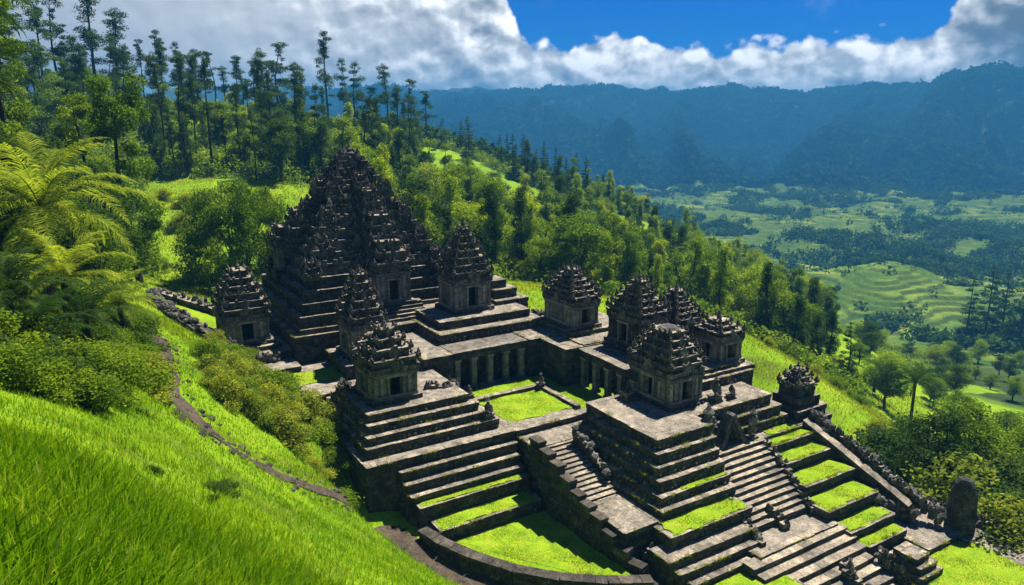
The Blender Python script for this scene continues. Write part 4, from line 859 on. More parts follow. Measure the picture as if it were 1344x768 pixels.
# pathside rubble walls
def on_ground(pts, dz): return [(u, v, float(ground(*W(u, v)[:2])[0]) + dz) for u, v in pts]
slope_wall('path_wall', 'crumbling rubble wall beside the dirt path on the far left', 'wall', on_ground([(7.4, 84.0), (7.0, 81), (7.0, 78), (7.3, 75), (7.9, 72), (8.8, 69.4), (10.0, 67.2), (11.4, 65.4)], .75), -2.5, 1.1, rubble=7, copm=('rock', 'rock'))
slope_wall('path_wall', 'rough wall running right from the head of the dirt path to the far left shrine', 'wall', on_ground([(7.6, 84.4), (9.8, 82), (12.0, 79.6), (14.6, 77)], .85), -1.5, 1.0, rubble=3, copm=('stone', 'paving'))
platform('ruined_steps', 'sunken ruined ledges behind the crumbling path wall', 'terrace', [(8.6, 14.5, 75.6, 80, 0, 2.6), (9.6, 14.5, 76.6, 79.6, 2.6, 3.3)])

# ------------------------------------------------------------------ dirt path
def r_at(px, row, lo=18, hi=100):
    ls = np.linspace(math.log(lo), math.log(hi), 600); rows = lookup(np.full(600, float(px)), ls)
    return float(np.exp(ls[np.argmin(np.abs(rows - row))]))
PATH = [at_px(px, r_at(px, row))[:2] for px, row in ((206, 440), (212, 462), (222, 500), (245, 540), (290, 580), (340, 612), (400, 638), (440, 652), (482, 674), (518, 697), (560, 722), (612, 750), (680, 772), (740, 790))]
PATH = [q for q in PATH[:8]] + [W(a - .1, b - .1)[:2] for a, b, _ in BENCH[1:]]
PTH = np.array(PATH)
def path_dist(x, y):
    x = np.asarray(x); d = np.full(x.shape, 1e9)
    for a, b in zip(PTH[:-1], PTH[1:]):
        ab = b - a; t = np.clip(((x - a[0]) * ab[0] + (y - a[1]) * ab[1]) / (ab @ ab), 0, 1)
        d = np.minimum(d, np.hypot(x - a[0] - t * ab[0], y - a[1] - t * ab[1]))
    return d
def make_path():
    pts = []
    for a, b in zip(PTH[:-1], PTH[1:]):
        n = max(2, int(np.hypot(*(b - a)) / .35)); pts += [a + (b - a) * k / n for k in range(n)]
    pts = np.array(pts)
    for _ in range(6): pts[1:-1] = (pts[:-2] + pts[1:-1] * 2 + pts[2:]) / 4
    t = np.gradient(pts, axis=0); t /= np.linalg.norm(t, axis=1)[:, None]; nrm = np.stack([-t[:, 1], t[:, 0]], 1)
    K = 9; V = []
    for j in range(K):
        s = (j / (K - 1) - .5) * 2; f_ = np.linspace(0, 1, len(pts)); w_ = .55 + 1.15 * sstep(.58, .72, f_) + .2 * (1 - sstep(.1, .2, f_)) + (vnoise(np.arange(len(pts)) / 5.0, np.full(len(pts), s * 3 + 9)) - .5) * .8
        V.append(pts + nrm * (s * w_)[:, None])
    V = np.array(V); z = ground(V[..., 0].ravel(), V[..., 1].ravel()).reshape(V.shape[:2]) + .09
    z[0] -= .14; z[-1] -= .14
    n = len(pts); P3 = np.concatenate([V, z[..., None]], 2).reshape(-1, 3)
    i = (np.arange(K - 1)[:, None] * n + np.arange(n - 1)[None]).ravel()
    me = np_mesh('path', P3, np.stack([i, i + 1, i + n + 1, i + n], 1), [M['dirt']], smooth=True)
    tag(link(bpy.data.objects.new('dirt_path', me)), kind='structure')
make_path()
def in_complex(x, y, m=0.0):
    u, v = toUV(x, y)
    a = (u > 15.6 - m) & (u < 50 + m) & (v > 43 - m) & (v < 57.5 + m)
    a |= (u > 18 - m) & (u < 50 + m) & (v > 24 - m) & (v < 46) & ~((u < 29) & (v < 30 - m))
    a |= (u > 14.8 - m) & (u < 40 + m) & (v > 57 - m) & (v < 68); a |= (u > 17 - m) & (u < 36.5 + m) & (v > 65 - m) & (v < 83.7 + m)
    a |= (u > 9.8 - m) & (u < 17 + m) & (v > 66.5 - m) & (v < 76); a |= (u > 8.4 - m) & (u < 15) & (v > 72) & (v < 80.5 + m); a |= (u > 40) & (u < 50.6 + m) & (v > 40) & (v < 60 + m)
    a |= (u > 44) & (u < 57.6 + m) & (v > 17 - m) & (v < 28.2 + m); a |= (u > 49) & (u < 54.3 + m) & (v > 26) & (v < 40.2 + m)
    # the strip left of the ledges is the path's own verge
    a |= (u > 18.4) & (v < 43) & (v > 30) & (v > 42.6 - (u - 18.4) * 1.55)
    return a
# ------------------------------------------------------------------ grass blades
def blades(name, x, y, h, wd, lean, mat, label_, seg=3, curl=1.0, zz_=None):
    n = len(x); z = ground(x, y) - .02 if zz_ is None else zz_; a = RNG.uniform(0, 2 * pi, n); la = RNG.uniform(0, 2 * pi, n)
    wx, wy = np.cos(a) * wd / 2, np.sin(a) * wd / 2
    lx, ly = np.cos(la) * lean * h + .12 * h, np.sin(la) * lean * h - .10 * h
    V = []; lv = []
    for k in range(seg + 1):
        t = k / seg; taper = (1 - t ** 1.6); bend = t ** (1.6 * curl); zz = z + h * (t - .28 * t * t * np.clip(lean * 2, 0, 1))
        cx_, cy_ = x + lx * bend, y + ly * bend
        if k < seg:
            V.append(np.stack([cx_ - wx * taper, cy_ - wy * taper, zz], 1)); V.append(np.stack([cx_ + wx * taper, cy_ + wy * taper, zz], 1))
        else: V.append(np.stack([cx_, cy_, zz], 1))
    V = np.concatenate(V); i = np.arange(n); Q = []
    for k in range(seg - 1):
        b = 2 * k * n; Q.append(np.stack([b + i, b + n + i, b + 3 * n + i, b + 2 * n + i], 1))
    b = 2 * (seg - 1) * n; T_ = np.stack([b + i, b + n + i, 2 * seg * n + i], 1)
    me = np_mesh(name, V, ([np.concatenate(Q)] if Q else []) + [T_], [mat])
    return tag(link(bpy.data.objects.new(name, me)), label=label_, cat='grass', kind='stuff')
def polar(n, r0, r1, a0, a1, pw=2.0):
    r = (RNG.random(n) * (r1 ** pw - r0 ** pw) + r0 ** pw) ** (1 / pw); a = RNG.uniform(radians(a0), radians(a1), n)
    return r * np.sin(a), r * np.cos(a), r
def keep(x, y, r, m=.1, pd=.6):
    return ~in_complex(x, y, m) & (path_dist(x, y) > pd * (1 + .0) + RNG.uniform(-.15, .25, len(x)))
x, y, r = polar(78000, 2.6, 15, -46, 14, 1.5)
d = fbm(x / 1.1, y / 1.1, 3); k_ = keep(x, y, r) & (RNG.random(len(x)) < .35 + d); x, y, d = x[k_], y[k_], d[k_]; n = len(x)
blades('foreground_grass', x, y, (.2 + .5 * d) * RNG.uniform(.5, 1.35, n), RNG.uniform(.016, .042, n), RNG.uniform(.05, .75, n), M['blade'], 'tall bright green grass in the left foreground', 4)
def loose_stones():
    mb = MB()
    for _ in range(420):
        a, b = random.choice(list(zip(PTH[:-1], PTH[1:]))); q = a + (b - a) * random.random() + np.array([R_0(-1.6, 1.6), R_0(-1.6, 1.6)]); z = float(ground(q[0], q[1])[0]); mb.lump(q[0], q[1], z + .06, random.choice((.05, .07, .1, .1, .16, .24)), .7)
    return tag(mb.build('pebbles', ['rock']), label='loose stones scattered along the dirt path', cat='stones', kind='stuff')
R_0 = random.uniform
loose_stones()
WD = np.array(WEEDS); WD = np.repeat(WD, 7, 0); n = len(WD); WD[:, :2] += RNG.normal(size=(n, 2)) * .06
wx_ = WD[:, 0] * AX[0] + WD[:, 1] * BX[0]; wy_ = WD[:, 0] * AX[1] + WD[:, 1] * BX[1]
x, y, r = polar(230000, 14, 72, -44, 16, 1.5)
d = fbm(x / 2.1, y / 2.1, 3); k_ = keep(x, y, r) & (RNG.random(len(x)) < .15 + d * 1.1); x, y, d, r = x[k_], y[k_], d[k_], r[k_]; n = len(x)
blades('slope_grass', x, y, (.14 + .4 * d) * RNG.uniform(.5, 1.3, n), RNG.uniform(.018, .035, n) * np.clip(r / 26, 1, 2.4), RNG.uniform(.1, .7, n), M['blade'], 'bright green grass on the slope beside the dirt path', 2)
x, y, r = polar(260000, 62, 172, -40, 40, 1.3)
k_ = keep(x, y, r) & (FOREST(x, y) < .5) & (RNG.random(len(x)) < .2 + fbm(x / 5, y / 5, 3)); x, y, r = x[k_], y[k_], r[k_]; n = len(x); d = fbm(x / 3, y / 3, 3)
blades('meadow_grass', x, y, (.15 + .5 * d) * RNG.uniform(.5, 1.3, n), RNG.uniform(.05, .10, n) * np.clip(r / 80, 1, 2), RNG.uniform(.1, .6, n), M['blade_meadow'], 'yellow green grass of the sunlit meadows and spur around the temple', 2)
LX, LY, LZ = [], [], []
for P_, z_ in LAWNS:
    A_, B_, C_, D_ = [np.array(q) for q in P_[:4]]; ar = .5 * (abs(np.cross(B_ - A_, D_ - A_)) + abs(np.cross(B_ - C_, D_ - C_))); n = int(ar * 190)
    s_, t_ = RNG.random(n)[:, None], RNG.random(n)[:, None]; q = (A_ * (1 - s_) + B_ * s_) * (1 - t_) + (D_ * (1 - s_) + C_ * s_) * t_
    kk = RNG.random(n) < .25 + 1.1 * fbm(q[:, 0] * .8, q[:, 1] * .8, 3); q = q[kk] + RNG.normal(size=(kk.sum(), 2)) * .04
    LX.append(q[:, 0] * AX[0] + q[:, 1] * BX[0]); LY.append(q[:, 0] * AX[1] + q[:, 1] * BX[1]); LZ.append(np.full(len(q), z_))
LX, LY, LZ = map(np.concatenate, (LX, LY, LZ)); print('lawn blades', len(LX))
blades('lawn_blades', LX, LY, RNG.uniform(.04, .14, len(LX)), RNG.uniform(.02, .05, len(LX)), RNG.uniform(.3, 1.3, len(LX)), M['blade_meadow'], 'short uneven turf growing on the court and terrace lawns', 2, zz_=LZ - .01)
blades('weeds', wx_, wy_, RNG.uniform(.08, .32, len(wx_)), RNG.uniform(.02, .05, len(wx_)), RNG.uniform(.2, 1, len(wx_)), M['blade_meadow'], 'weeds sprouting from the joints of the stone terraces', 2, zz_=WD[:, 2] - .02)
# ------------------------------------------------------------------ leaves and trees
def leaf_cloud(cl, n, size, out=.55, shell=.45, droop=0.0, rng=RNG, aspect=.55):
    """cl: rows of x,y,z,radius,squash"""
    cl = np.asarray(cl, float); wgt = cl[:, 3] ** 2; idx = rng.choice(len(cl), n, p=wgt / wgt.sum()); c = cl[idx]
    d = rng.normal(size=(n, 3)); d /= np.linalg.norm(d, axis=1)[:, None]
    rad = c[:, 3] * (shell + (1 - shell) * rng.random(n)) * (1 + rng.normal(size=n) * .12)
    p = c[:, :3] + d * rad[:, None] * np.stack([np.ones(n), np.ones(n), c[:, 4]], 1)
    nm = d * out + rng.normal(size=(n, 3)) * .6 + np.array([0, 0, .35]); nm /= np.linalg.norm(nm, axis=1)[:, None]
    t = np.cross(nm, rng.normal(size=(n, 3))); t /= np.linalg.norm(t, axis=1)[:, None]; t[:, 2] -= droop; b = np.cross(nm, t)
    s = size * rng.uniform(.6, 1.35, n)[:, None]
    V = np.stack([p - t * s, p - b * s * aspect, p + t * s, p + b * s * aspect], 1).reshape(-1, 3)
    return V, np.arange(4 * n).reshape(n, 4)
def limb(mb, a, b, r0, r1, sides=5, sag=.0, seg=4):
    a, b = Vector(a), Vector(b); pts = []; rr = []
    side_ = Vector((random.uniform(-1, 1), random.uniform(-1, 1), 0)) * (b - a).length * .06
    for k in range(seg + 1):
        t = k / seg; pts.append(tuple(a.lerp(b, t) + side_ * math.sin(t * pi) + Vector((0, 0, sag * math.sin(t * pi))))); rr.append(r0 + (r1 - r0) * t)
    mb.tube(pts, rr, sides)
PROTO = {}
def proto(kind, H, clusters, nleaf, lsize, leafm, trunk, out=.55, shell=.45, droop=0., aspect=.55):
    V, F = leaf_cloud(clusters, nleaf, lsize, out, shell, droop, aspect=aspect)
    cm = np_mesh(kind + '_crown', V, F, [M[leafm]])
    tm = bpy.data.meshes.new(kind + '_trunk'); tm.from_pydata(trunk.v, [], trunk.f); tm.materials.append(M['bark']); tm.update()
    PROTO.setdefault(kind, []).append((H, cm, tm))
R_ = random.uniform
for s_ in range(4):       # broadleaf
    tr = MB(); limb(tr, (0, 0, -.6), (R_(-.4, .4), R_(-.4, .4), 5), .32, .2, 7); cl = []
    for k in range(24):
        a = R_(0, 6.28); z = R_(3.2, 11); q = R_(.6, 3.6) * (1.1 - abs(z - 6.5) / 7); c = (q * cos(a), q * sin(a), z); cl.append((*c, R_(.9, 1.9), R_(.6, .9)))
        if k % 2 == 0: limb(tr, (0, 0, R_(2.5, 5)), c, .13, .03, 4)
    cl.append((0, 0, 7, 2.6, 1.1))
    proto('broadleaf_tree', 12, cl, 9500, .14, ('leaf_mid', 'leaf_mid', 'leaf_dark', 'leaf_lime')[s_], tr)
for s_ in range(4):       # tall slender forest trees
    tr = MB(); lx, ly = R_(-.8, .8), R_(-.8, .8); limb(tr, (0, 0, -1), (lx, ly, 27), .38, .06, 7, seg=8); cl = []
    z = R_(12, 16)
    while z < 28:
        t = (z - 12) / 16; q = (3.3 - 2.2 * t) * R_(.3, 1.25) * (1 if random.random() < .8 else .4); a = R_(0, 6.28)
        for b_ in range(random.choice((1, 2, 2, 3))):
            a2 = a + b_ * R_(1.6, 3); c = (lx * z / 27 + q * cos(a2), ly * z / 27 + q * sin(a2), z + R_(-.8, 1.2)); rr_c = R_(.7, 1.9) * (1.2 - .5 * t); cl.append((*c, rr_c, R_(.45, .9)))
            limb(tr, (lx * z / 27, ly * z / 27, z - 1.2), c, .09, .02, 4, seg=2)
        z += R_(.5, 2.0)
    cl.append((lx, ly, 27.6, 1.1, 1.0))
    for q in range(3): cl.append((R_(-1.5, 1.5), R_(-1.5, 1.5), R_(5, 12), R_(.4, .8), .6))
    proto('slender_tree', 28.5, cl, 6000, .16, 'leaf_dark', tr)
for s_ in range(3):       # conifers
    tr = MB(); limb(tr, (0, 0, -.5), (0, 0, 19), .3, .05, 6, seg=5); cl = []
    z = 2.5
    while z < 19.6:
        t = z / 20; q = 3.4 * (1 - t) ** .85 + .25; m_ = max(3, int(7 * (1 - t)))
        for b_ in range(m_): a = R_(0, 6.28); cl.append((q * R_(.4, .9) * cos(a), q * R_(.4, .9) * sin(a), z - q * .15, .35 + q * .33, .45))
        z += R_(.9, 1.3)
    proto('conifer', 20, cl, 8000, .15, 'leaf_dark', tr, droop=.4)
for s_ in range(2):       # climbing-plant clad column trees
    tr = MB(); limb(tr, (0, 0, -.5), (.3, .3, 21), .45, .1, 7, seg=6); cl = []
    for k in range(46): z = 2 + 21 * random.random() ** .85; q = (1.2 + 2.2 * math.sin(min(1, z / 17) * pi * .75)) * R_(.3, 1); a = R_(0, 6.28); cl.append((q * cos(a), q * sin(a), z, R_(.8, 1.5), R_(.7, 1.1)))
    proto('column_tree', 24, cl, 26000, .13, 'leaf_mid', tr, droop=.3)
for s_ in range(3):       # narrow crowned forest trees
    tr = MB(); limb(tr, (0, 0, -.6), (R_(-.4, .4), R_(-.4, .4), 13), .26, .06, 6); cl = []
    for k in range(26):
        a = R_(0, 6.28); z = R_(2.5, 14.5); q = R_(.3, 2.1) * (1.15 - abs(z - 7) / 9); c = (q * cos(a), q * sin(a), z); cl.append((*c, R_(.7, 1.35), R_(.8, 1.2)))
    proto('forest_tree', 15.5, cl, 8500, .13, ('leaf_mid', 'leaf_dark', 'leaf_lime')[s_], tr, droop=.3)
tr = MB(); cl = []        # great rounded bamboo-like tree
for k in range(150):
    a = R_(0, 6.28); z = .8 + 13.8 * random.random(); q = 7.0 * sqrt(max(0, 1 - ((z - 5.5) / 10.2) ** 2)) * R_(.55, 1); cl.append((q * cos(a), q * sin(a), z + .4, R_(1.0, 1.9), .9))
for k in range(9): a = R_(0, 6.28); limb(tr, (R_(-.8, .8), R_(-.8, .8), -.5), (3.5 * cos(a), 3.5 * sin(a), R_(8, 13)), .16, .04, 5, 1.0)
proto('round_tree', 16, cl, 70000, .15, 'leaf_mid', tr, droop=.5, aspect=.4)
for s_ in range(3):       # shrubs
    tr = MB(); cl = []
    for k in range(14): a = R_(0, 6.28); q = R_(0, 1.15); z = R_(.3, 1.7) * (1.25 - q * .5); cl.append((q * cos(a), q * sin(a), z, R_(.35, .6), .85))
    for k in range(6): limb(tr, (0, 0, -.2), cl[k][:3], .04, .015, 4, seg=2)
    proto('shrub', 2.3, cl, 6500, .052, ('leaf_shrub', 'leaf_mid', 'leaf_dark')[s_], tr)
placed = {}
def put(kind, x, y, z, h, label, cat, group=None, var=None, rz=None, wide=1.0, name=None):
    L = PROTO[kind]; H, cm, tm = L[random.randrange(len(L)) if var is None else var]
    o = bpy.data.objects.new(name or kind, None); o.empty_display_size = .3; link(o); o.location = (x, y, z); o.rotation_euler = (R_(-.03, .03), R_(-.03, .03), R_(0, 6.28) if rz is None else rz)
    s = h / H; o.scale = (s * wide, s * wide, s); tag(o, label, cat, group)
    link(bpy.data.objects.new('crown', cm), o); 
    if tm.polygons: link(bpy.data.objects.new('trunk', tm), o)
    placed[kind] = placed.get(kind, 0) + 1
    return o
def put_px(kind, px, r, top, label, cat='tree', **k):
    """stands where column px meets distance r; height from the picture row its top reaches"""
    x, y, z = at_px(px, r); _, row = px_of(x, y, z); D = sqrt(x * x + y * y + (z - EYE) ** 2); h = max(1.0, (row - top) * D / FX * 1.0)
    return put(kind, x, y, z - .2, h, label, cat, **k)
def palm(px, r, top, flen, label, mat='leaf_palm', nf=24, seedk=0, trunk_r=.2, lift=.9, name='palm_tree', span=88):
    x, y, z = at_px(px, r); _, row = px_of(x, y, z); D = sqrt(x * x + y * y + (z - EYE) ** 2); h = max(.3, (row - top) * D / FX)
    o = bpy.data.objects.new(name, None); link(o); o.location = (x, y, z - .2); o.rotation_euler = (0, 0, R_(0, 6.28)); tag(o, label, 'palm')
    if h > 1.2:
        t = MB(); n = 14; t.tube([(math.sin(k / n * 1.5) * .35 * h / 8, 0, h * k / n) for k in range(n + 1)], [trunk_r * (1.15 - .4 * k / n) * (1 + .08 * (k % 2)) for k in range(n + 1)], 9)
        o2 = t.build('trunk', ['bark'], o); cx0 = math.sin(1.5) * .35 * h / 8
    else: cx0 = 0
    V = []; F = []; rb = MB()
    for f in range(nf):
        az_ = f * 2.39996 + R_(-.2, .2); t_ = f / nf; el0 = radians(80 - span * t_ + R_(-8, 8)); L = flen * R_(.8, 1.1) * (.75 + .35 * math.sin(pi * min(1, t_ + .15)))
        p = Vector((cx0, 0, h)); e = el0; pts = [p.copy()]; dirs = []; N = 34
        for k in range(N):
            dv = Vector((cos(az_) * cos(e), sin(az_) * cos(e), sin(e))); p = p + dv * (L / N); pts.append(p.copy()); dirs.append(dv); e -= radians(1.3 + 2.9 * (k / N)) * (1.15 - .2 * lift)
        rb.tube([tuple(q) for q in pts[::5]], [.035 * flen / 5 * (1 - i / 6.0) + .004 for i in range(len(pts[::5]))], 4)
        for k in range(2, N):
            for sgn in (-1, 1):
                for sub in (0, .5):
                    dv = dirs[k - 1]; side_ = dv.cross(Vector((0, 0, 1))).normalized() * sgn; base = pts[k] + dv * (L / N) * sub; tl = L * .19 * math.sin(pi * min(1, .12 + .9 * k / N)) * R_(.8, 1.15) + .05
                    d1 = (side_ * R_(.6, 1) + dv * R_(.4, .8) + Vector((0, 0, R_(-.15, .25)))).normalized(); tip1 = base + d1 * tl * .55; d2 = (side_ * .55 + dv * .5 + Vector((0, 0, -.5))).normalized(); tip = tip1 + d2 * tl * .5
                    wv = dv * (.019 * flen / 5 + .008); n0 = len(V); V += [tuple(base - wv), tuple(base + wv), tuple(tip1 + wv), tuple(tip1 - wv), tuple(tip)]; F.append((n0, n0 + 1, n0 + 2, n0 + 3)); F.append((n0 + 3, n0 + 2, n0 + 4))
    me = bpy.data.meshes.new('crown'); me.from_pydata(V, [], F); me.materials.append(M[mat]); me.update(); c = link(bpy.data.objects.new('crown', me), o)
    rb.build('frond_ribs', [mat], c); return o
# named trees, left to right
palm(70, 52, 292, 7.0, 'sunlit yellow green palm at the left standing clear of the dark woods', nf=30, span=104, name='palm_tree')
palm(2, 44, 95, 6.0, 'tall dark drooping palm at the upper left edge', 'leaf_palm_dark', 30)
palm(20, 62, 150, 6.5, 'dark palm half hidden behind the palm at the upper left edge', 'leaf_palm_dark', 26)
palm(165, 50, 400, 3.4, 'low feathery palm above the grassy slope, right of the dark thicket', 'leaf_palm', 20)
palm(120, 40, 420, 3.0, 'low dark palm growing in the thicket at the left', 'leaf_palm_dark', 20)
palm(52, 36, 440, 3.0, 'dark stemless palm in the lower part of the left thicket', 'leaf_palm_dark', 18)
palm(92, 44, 372, 3.6, 'mid-sized feathery palm rising out of the left thicket below the sunlit palm', 'leaf_palm', 22)
palm(20, 38, 400, 3.4, 'feathery palm at the left edge of the thicket', 'leaf_palm_dark', 22)
palm(1192, 100, 505, 3.4, 'lone palm standing on the right slope above the big shrubs', 'leaf_palm_dark', 24)
put_px('round_tree', 316, 98, 244, 'big rounded feathery green tree left of the great pyramid', var=0, wide=1.08, name='feathery_tree')
put_px('column_tree', 186, 92, 132, 'tall leafy column-shaped tree left of the rounded feathery tree', var=0)
put_px('column_tree', 20, 92, 60, 'dark leafy tree rising behind the palms at the left edge', var=1)
put_px('column_tree', 118, 100, 150, 'leafy column-shaped tree behind the sunlit palm', var=1)
put_px('slender_tree', 8, 80, -30, 'nearest tall dark tree cut by the top left corner', var=0)
SK = [(30, 230, 2), (62, 250, 32), (92, 255, 20), (130, 262, 6), (160, 268, 36), (216, 285, 56), (238, 290, 68), (262, 290, 84), (280, 296, 78), (297, 300, 94), (313, 300, 84), (336, 305, 88), (356, 305, 88), (375, 308, 66), (397, 300, 96), (433, 310, 52), (455, 300, 84), (470, 318, 88), (490, 310, 118), (509, 312, 90), (540, 320, 108), (560, 330, 122)]
ORD = 'first second third fourth fifth sixth seventh eighth ninth tenth eleventh twelfth thirteenth fourteenth fifteenth sixteenth seventeenth eighteenth nineteenth twentieth twenty-first twenty-second'.split()
for i, (px, r, top) in enumerate(SK):
    put_px('slender_tree', px, r, top, 'tall thin dark tree on the skyline ridge, %s from the left' % ORD[i], wide=1.05 + .55 * random.random(), group='tall trees along the skyline ridge')
TL = [(232, 172, 150), (279, 176, 84), (318, 174, 120), (336, 166, 150), (348, 172, 160), (246, 168, 165), (298, 172, 158), (378, 172, 150), (402, 176, 120), (420, 182, 118), (362, 185, 104), (258, 184, 110)]
for i, (px, r, top) in enumerate(sorted(TL)):
    put_px('slender_tree', px, r, top, 'bare-trunked tree at the upper edge of the sunlit meadow, %s from the left' % ORD[i], group='trees along the top of the meadow')
CN = [(925, 205, 338, 'dark pointed conifer on the flank of the wooded ridge behind the right shrines'), (1108, 128, 422, 'dark conifer rising beyond the grassy spur at the right'), (1062, 165, 402, 'small dark conifer left of the conifer beyond the grassy spur'), (1266, 390, 372, 'first dark conifer of the group at the far right'), (1290, 400, 358, 'second dark conifer of the group at the far right'), (1312, 410, 364, 'third dark conifer of the group at the far right'), (1335, 380, 350, 'dark conifer cut by the right edge'), (745, 255, 218, 'dark conifer on the crest of the wooded ridge right of the clearing'), (712, 262, 205, 'dark conifer standing above the clearing on the wooded ridge'), (615, 300, 152, 'dark conifer at the top of the wooded ridge near the blue mountain')]
for px, r, top, lb in CN: put_px('conifer', px, r, top, lb, wide=1.1)
# bushes and trees by hand at the right edge of the complex
for i, (px, r, top, k, lb) in enumerate([(1150, 84, 545, 'shrub', 'yellow green shrub on the grassy spur above the sloping wall'), (1188, 76, 560, 'shrub', 'leafy shrub between the sloping wall and the big dark bush'), (1222, 72, 548, 'broadleaf_tree', 'big dark bush behind the brown platform'),
        (1262, 76, 535, 'broadleaf_tree', 'bushy tree right behind the tall standing stone'), (1300, 74, 590, 'shrub', 'shrub right of the standing stone'), (1330, 70, 610, 'shrub', 'dark shrub at the right edge below the terraces'), (1245, 68, 600, 'shrub', 'shrub at the left foot of the standing stone'), (1290, 64, 640, 'shrub', 'low shrub behind the broken wall at the right'), (1320, 62, 660, 'shrub', 'low shrub behind the right end of the broken wall'), (1208, 80, 575, 'shrub', 'pale shrub behind the big dark bush'), (1340, 82, 560, 'broadleaf_tree', 'round tree cut by the right edge beside the terraces')]):
    put_px(k, px, r, top, lb, 'bush' if k == 'shrub' else 'tree', wide=1.5 if k == 'shrub' else 1.25, var=(2 if i % 2 else 0) if k == 'shrub' else (2 if i == 2 else 0))
# shrubs beside the path (between path and platform) and on the near slope
taken = []
def free(x, y, d):
    for a, b in taken:
        if (a - x) ** 2 + (b - y) ** 2 < d * d: return False
    taken.append((x, y)); return True
def scatter(kind, n, pxr, rr, hr, label, cat, group, var=None, gap=1.2, wide=1.0, forest=None, path=1.2, cm=.3, rowmax=None, name=None):
    m = 0
    for _ in range(n * 14):
        if m >= n: break
        px = R_(*pxr); r = math.exp(R_(math.log(rr[0]), math.log(rr[1]))); x, y, z = at_px(px, r)
        if in_complex(np.array([x]), np.array([y]), cm)[0] or path_dist(np.array([x]), np.array([y]))[0] < path: continue
        if forest is not None and (FOREST(np.array([x]), np.array([y]))[0] > .5) != forest: continue
        if not free(x, y, gap): continue
        put(kind, x, y, z - .15, R_(*hr), label, cat, group, var=random.choice(var) if var else None, wide=R_(.85, 1.25) * wide, name=name); m += 1
    print(kind, m, 'of', n)
scatter('shrub', 40, (275, 440), (47, 62), (1.6, 2.9), 'leafy yellow green shrub in the thicket between the dirt path and the near left platform', 'bush', 'shrubs between the path and the temple', var=[0, 0, 1], gap=1.1, wide=1.3)
scatter('shrub', 5, (262, 330), (60, 72), (1.2, 2.2), 'leafy shrub beside the crumbling path wall', 'bush', 'shrubs by the path wall', var=[0, 1], gap=1.4, wide=1.3)
scatter('shrub', 52, (-40, 150), (30, 50), (1.3, 2.7), 'dark leafy bush in the shady thicket at the left above the foreground grass', 'bush', 'bushes of the left thicket', var=[2, 1, 1, 2], gap=1.2, wide=1.3)
scatter('shrub', 22, (120, 225), (40, 58), (1.2, 2.4), 'green bush on the grassy slope left of the path', 'bush', 'bushes left of the path', var=[1, 0, 2], gap=1.5, wide=1.4)
scatter('shrub', 4, (170, 320), (19, 25), (.4, .7), 'small brownish bush on the crest of the foreground slope', 'bush', 'small bushes on the foreground slope', var=[2], gap=1.0, wide=1.6)
scatter('broadleaf_tree', 34, (-60, 140), (58, 110), (7, 14), 'leafy tree in the dark woods behind the palms at the left', 'tree', 'trees of the left woods', var=[2, 1, 2], gap=3.5, wide=1.15)
scatter('broadleaf_tree', 30, (-40, 470), (168, 290), (9, 16), 'leafy tree on the wooded slope above the sunlit meadow', 'tree', 'trees above the meadow', var=[0, 1, 2, 0], gap=6, wide=1.3, forest=True)
scatter('slender_tree', 44, (-40, 560), (185, 300), (18, 27), 'thin dark tree rising out of the woods below the skyline', 'tree', 'tall trees in the woods below the skyline', gap=5, forest=True)
scatter('broadleaf_tree', 44, (440, 780), (120, 290), (9, 15), 'leafy tree on the wooded ridge behind the great pyramid', 'tree', 'trees on the ridge behind the pyramid', var=[0, 1, 3, 2], gap=6, wide=1.1, forest=True)
scatter('broadleaf_tree', 56, (760, 1080), (135, 330), (9, 15), 'leafy tree on the wooded flank falling to the valley', 'tree', 'trees on the flank above the valley', var=[0, 1, 3, 2], gap=6, wide=1.1, forest=True)
scatter('forest_tree', 120, (450, 800), (115, 300), (10, 18), 'narrow-crowned tree on the wooded ridge behind the great pyramid', 'tree', 'narrow trees on the ridge behind the pyramid', gap=4, wide=1.1, forest=True, var=[0, 0, 1, 2])
scatter('forest_tree', 130, (780, 1090), (130, 340), (9, 16), 'narrow-crowned tree on the wooded flank falling to the valley', 'tree', 'narrow trees on the flank above the valley', gap=4, wide=1.1, forest=True, var=[0, 0, 1, 2])
scatter('forest_tree', 36, (-40, 470), (168, 290), (10, 17), 'narrow-crowned tree on the wooded slope above the sunlit meadow', 'tree', 'narrow trees above the meadow', gap=4, wide=1.1, forest=True, var=[0, 1, 1, 2])
scatter('conifer', 26, (480, 1050), (150, 330), (12, 19), 'dark conifer among the leafy trees of the wooded ridge', 'tree', 'conifers on the wooded ridge', gap=6, forest=True)
scatter('broadleaf_tree', 46, (1030, 1420), (128, 330), (5, 10), 'leafy tree at the head of the valley right of the grassy spur', 'tree', 'trees at the head of the valley', var=[0, 1, 2, 3], gap=7, wide=1.4)
scatter('shrub', 9, (1000, 1240), (103, 118), (1.2, 2.2), 'shrub on the far edge of the grassy spur', 'bush', 'shrubs along the grassy spur', var=[0, 1], gap=2.0, wide=1.5, cm=1)
scatter('shrub', 12, (150, 420), (100, 165), (1.6, 3.2), 'round shrub standing in the sunlit meadow', 'bush', 'shrubs in the meadow', var=[0, 1], gap=5.0, wide=1.5, cm=2)
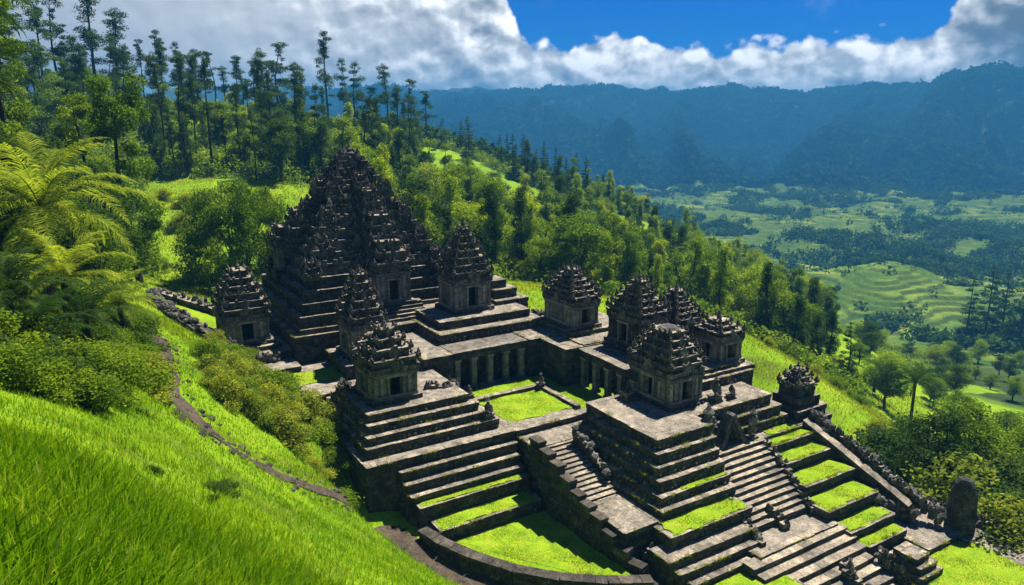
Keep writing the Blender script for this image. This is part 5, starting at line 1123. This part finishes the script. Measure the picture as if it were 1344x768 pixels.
# understorey and far woods: masses nobody could count
def mass(name, x, y, size, nl, lsz, mat, label, z0=.3, tall=1.0, cat='woods'):
    z = ground(x, y); n = len(x); base = np.stack([x, y, z + size * z0, size, np.full(n, tall)], 1)
    idx = np.repeat(np.arange(n), nl); c = base[idx]; N = len(idx)
    d = RNG.normal(size=(N, 3)); d[:, 2] = np.abs(d[:, 2]) * 1.1 - .25; d /= np.linalg.norm(d, axis=1)[:, None]
    p = c[:, :3] + d * (c[:, 3] * RNG.uniform(.65, 1.1, N))[:, None] * np.stack([np.ones(N), np.ones(N), c[:, 4]], 1)
    nm = d + RNG.normal(size=(N, 3)) * .5; nm /= np.linalg.norm(nm, axis=1)[:, None]
    t = np.cross(nm, RNG.normal(size=(N, 3))); t /= np.linalg.norm(t, axis=1)[:, None]; b = np.cross(nm, t); s = (lsz * c[:, 3] * RNG.uniform(.6, 1.3, N))[:, None]
    V = np.stack([p - t * s, p - b * s * .7, p + t * s, p + b * s * .7], 1).reshape(-1, 3)
    me = np_mesh(name, V, np.arange(4 * N).reshape(N, 4), [M[mat]]); return tag(link(bpy.data.objects.new(name, me)), label=label, cat=cat, kind='stuff')
x, y, r = polar(30000, 85, 345, -44, 33, 1.35); k_ = (FOREST(x, y) > .35) & ~in_complex(x, y, 1.5); x, y = x[k_], y[k_]
mass('undergrowth', x, y, RNG.uniform(.9, 2.3, len(x)), 44, .16, 'leaf_mid', 'dense mixed undergrowth beneath the trees of the wooded slopes', tall=1.2)
x, y, r = polar(60000, 330, 1650, -12, 44, 1.25); wn = fbm(x / 75 + 4, y / 75, 4); px_ = CX + 998 * x / y; k_ = (RNG.random(len(x)) < .03) | (wn > .575 - .09 * sstep(1050, 1250, px_) * (r < 800)) | ((TERR(x, y) < .4) & (wn > .40)); x, y = x[k_], y[k_]; r = r[k_]
mass('valley_woods', x, y, RNG.uniform(2.2, 5.0, len(x)), 20, .3, 'forest', 'dark woods and hedges between the rice terraces of the valley', tall=1.4)
x, y, r = polar(46000, 1500, 3150, -16, 44, 1.15)
mass('mountain_forest', x, y, RNG.uniform(6, 12, len(x)), 14, .42, 'forest_far', 'unbroken forest on the blue mountain behind the valley', tall=1.3)
print('placed', placed)

# ------------------------------------------------------------------ haze
hz, hn = new_mat('haze_air'); ho = nd(hn, 'ShaderNodeOutputMaterial'); pv = nd(hn, 'ShaderNodeVolumePrincipled')
pv.inputs['Color'].default_value = (.06, .32, .66, 1); pv.inputs['Density'].default_value = .00034; pv.inputs['Anisotropy'].default_value = 0.0
hn.links.new(pv.outputs[0], ho.inputs['Volume'])
hb = MB(); zmin = float(GZ.min()) - 1; zmax = float(GZ.max()) + 32; hb.box(-9300, 9300, -9300, 9300, zmin, zmax)
tag(hb.build('haze', [hz]), kind='stuff')
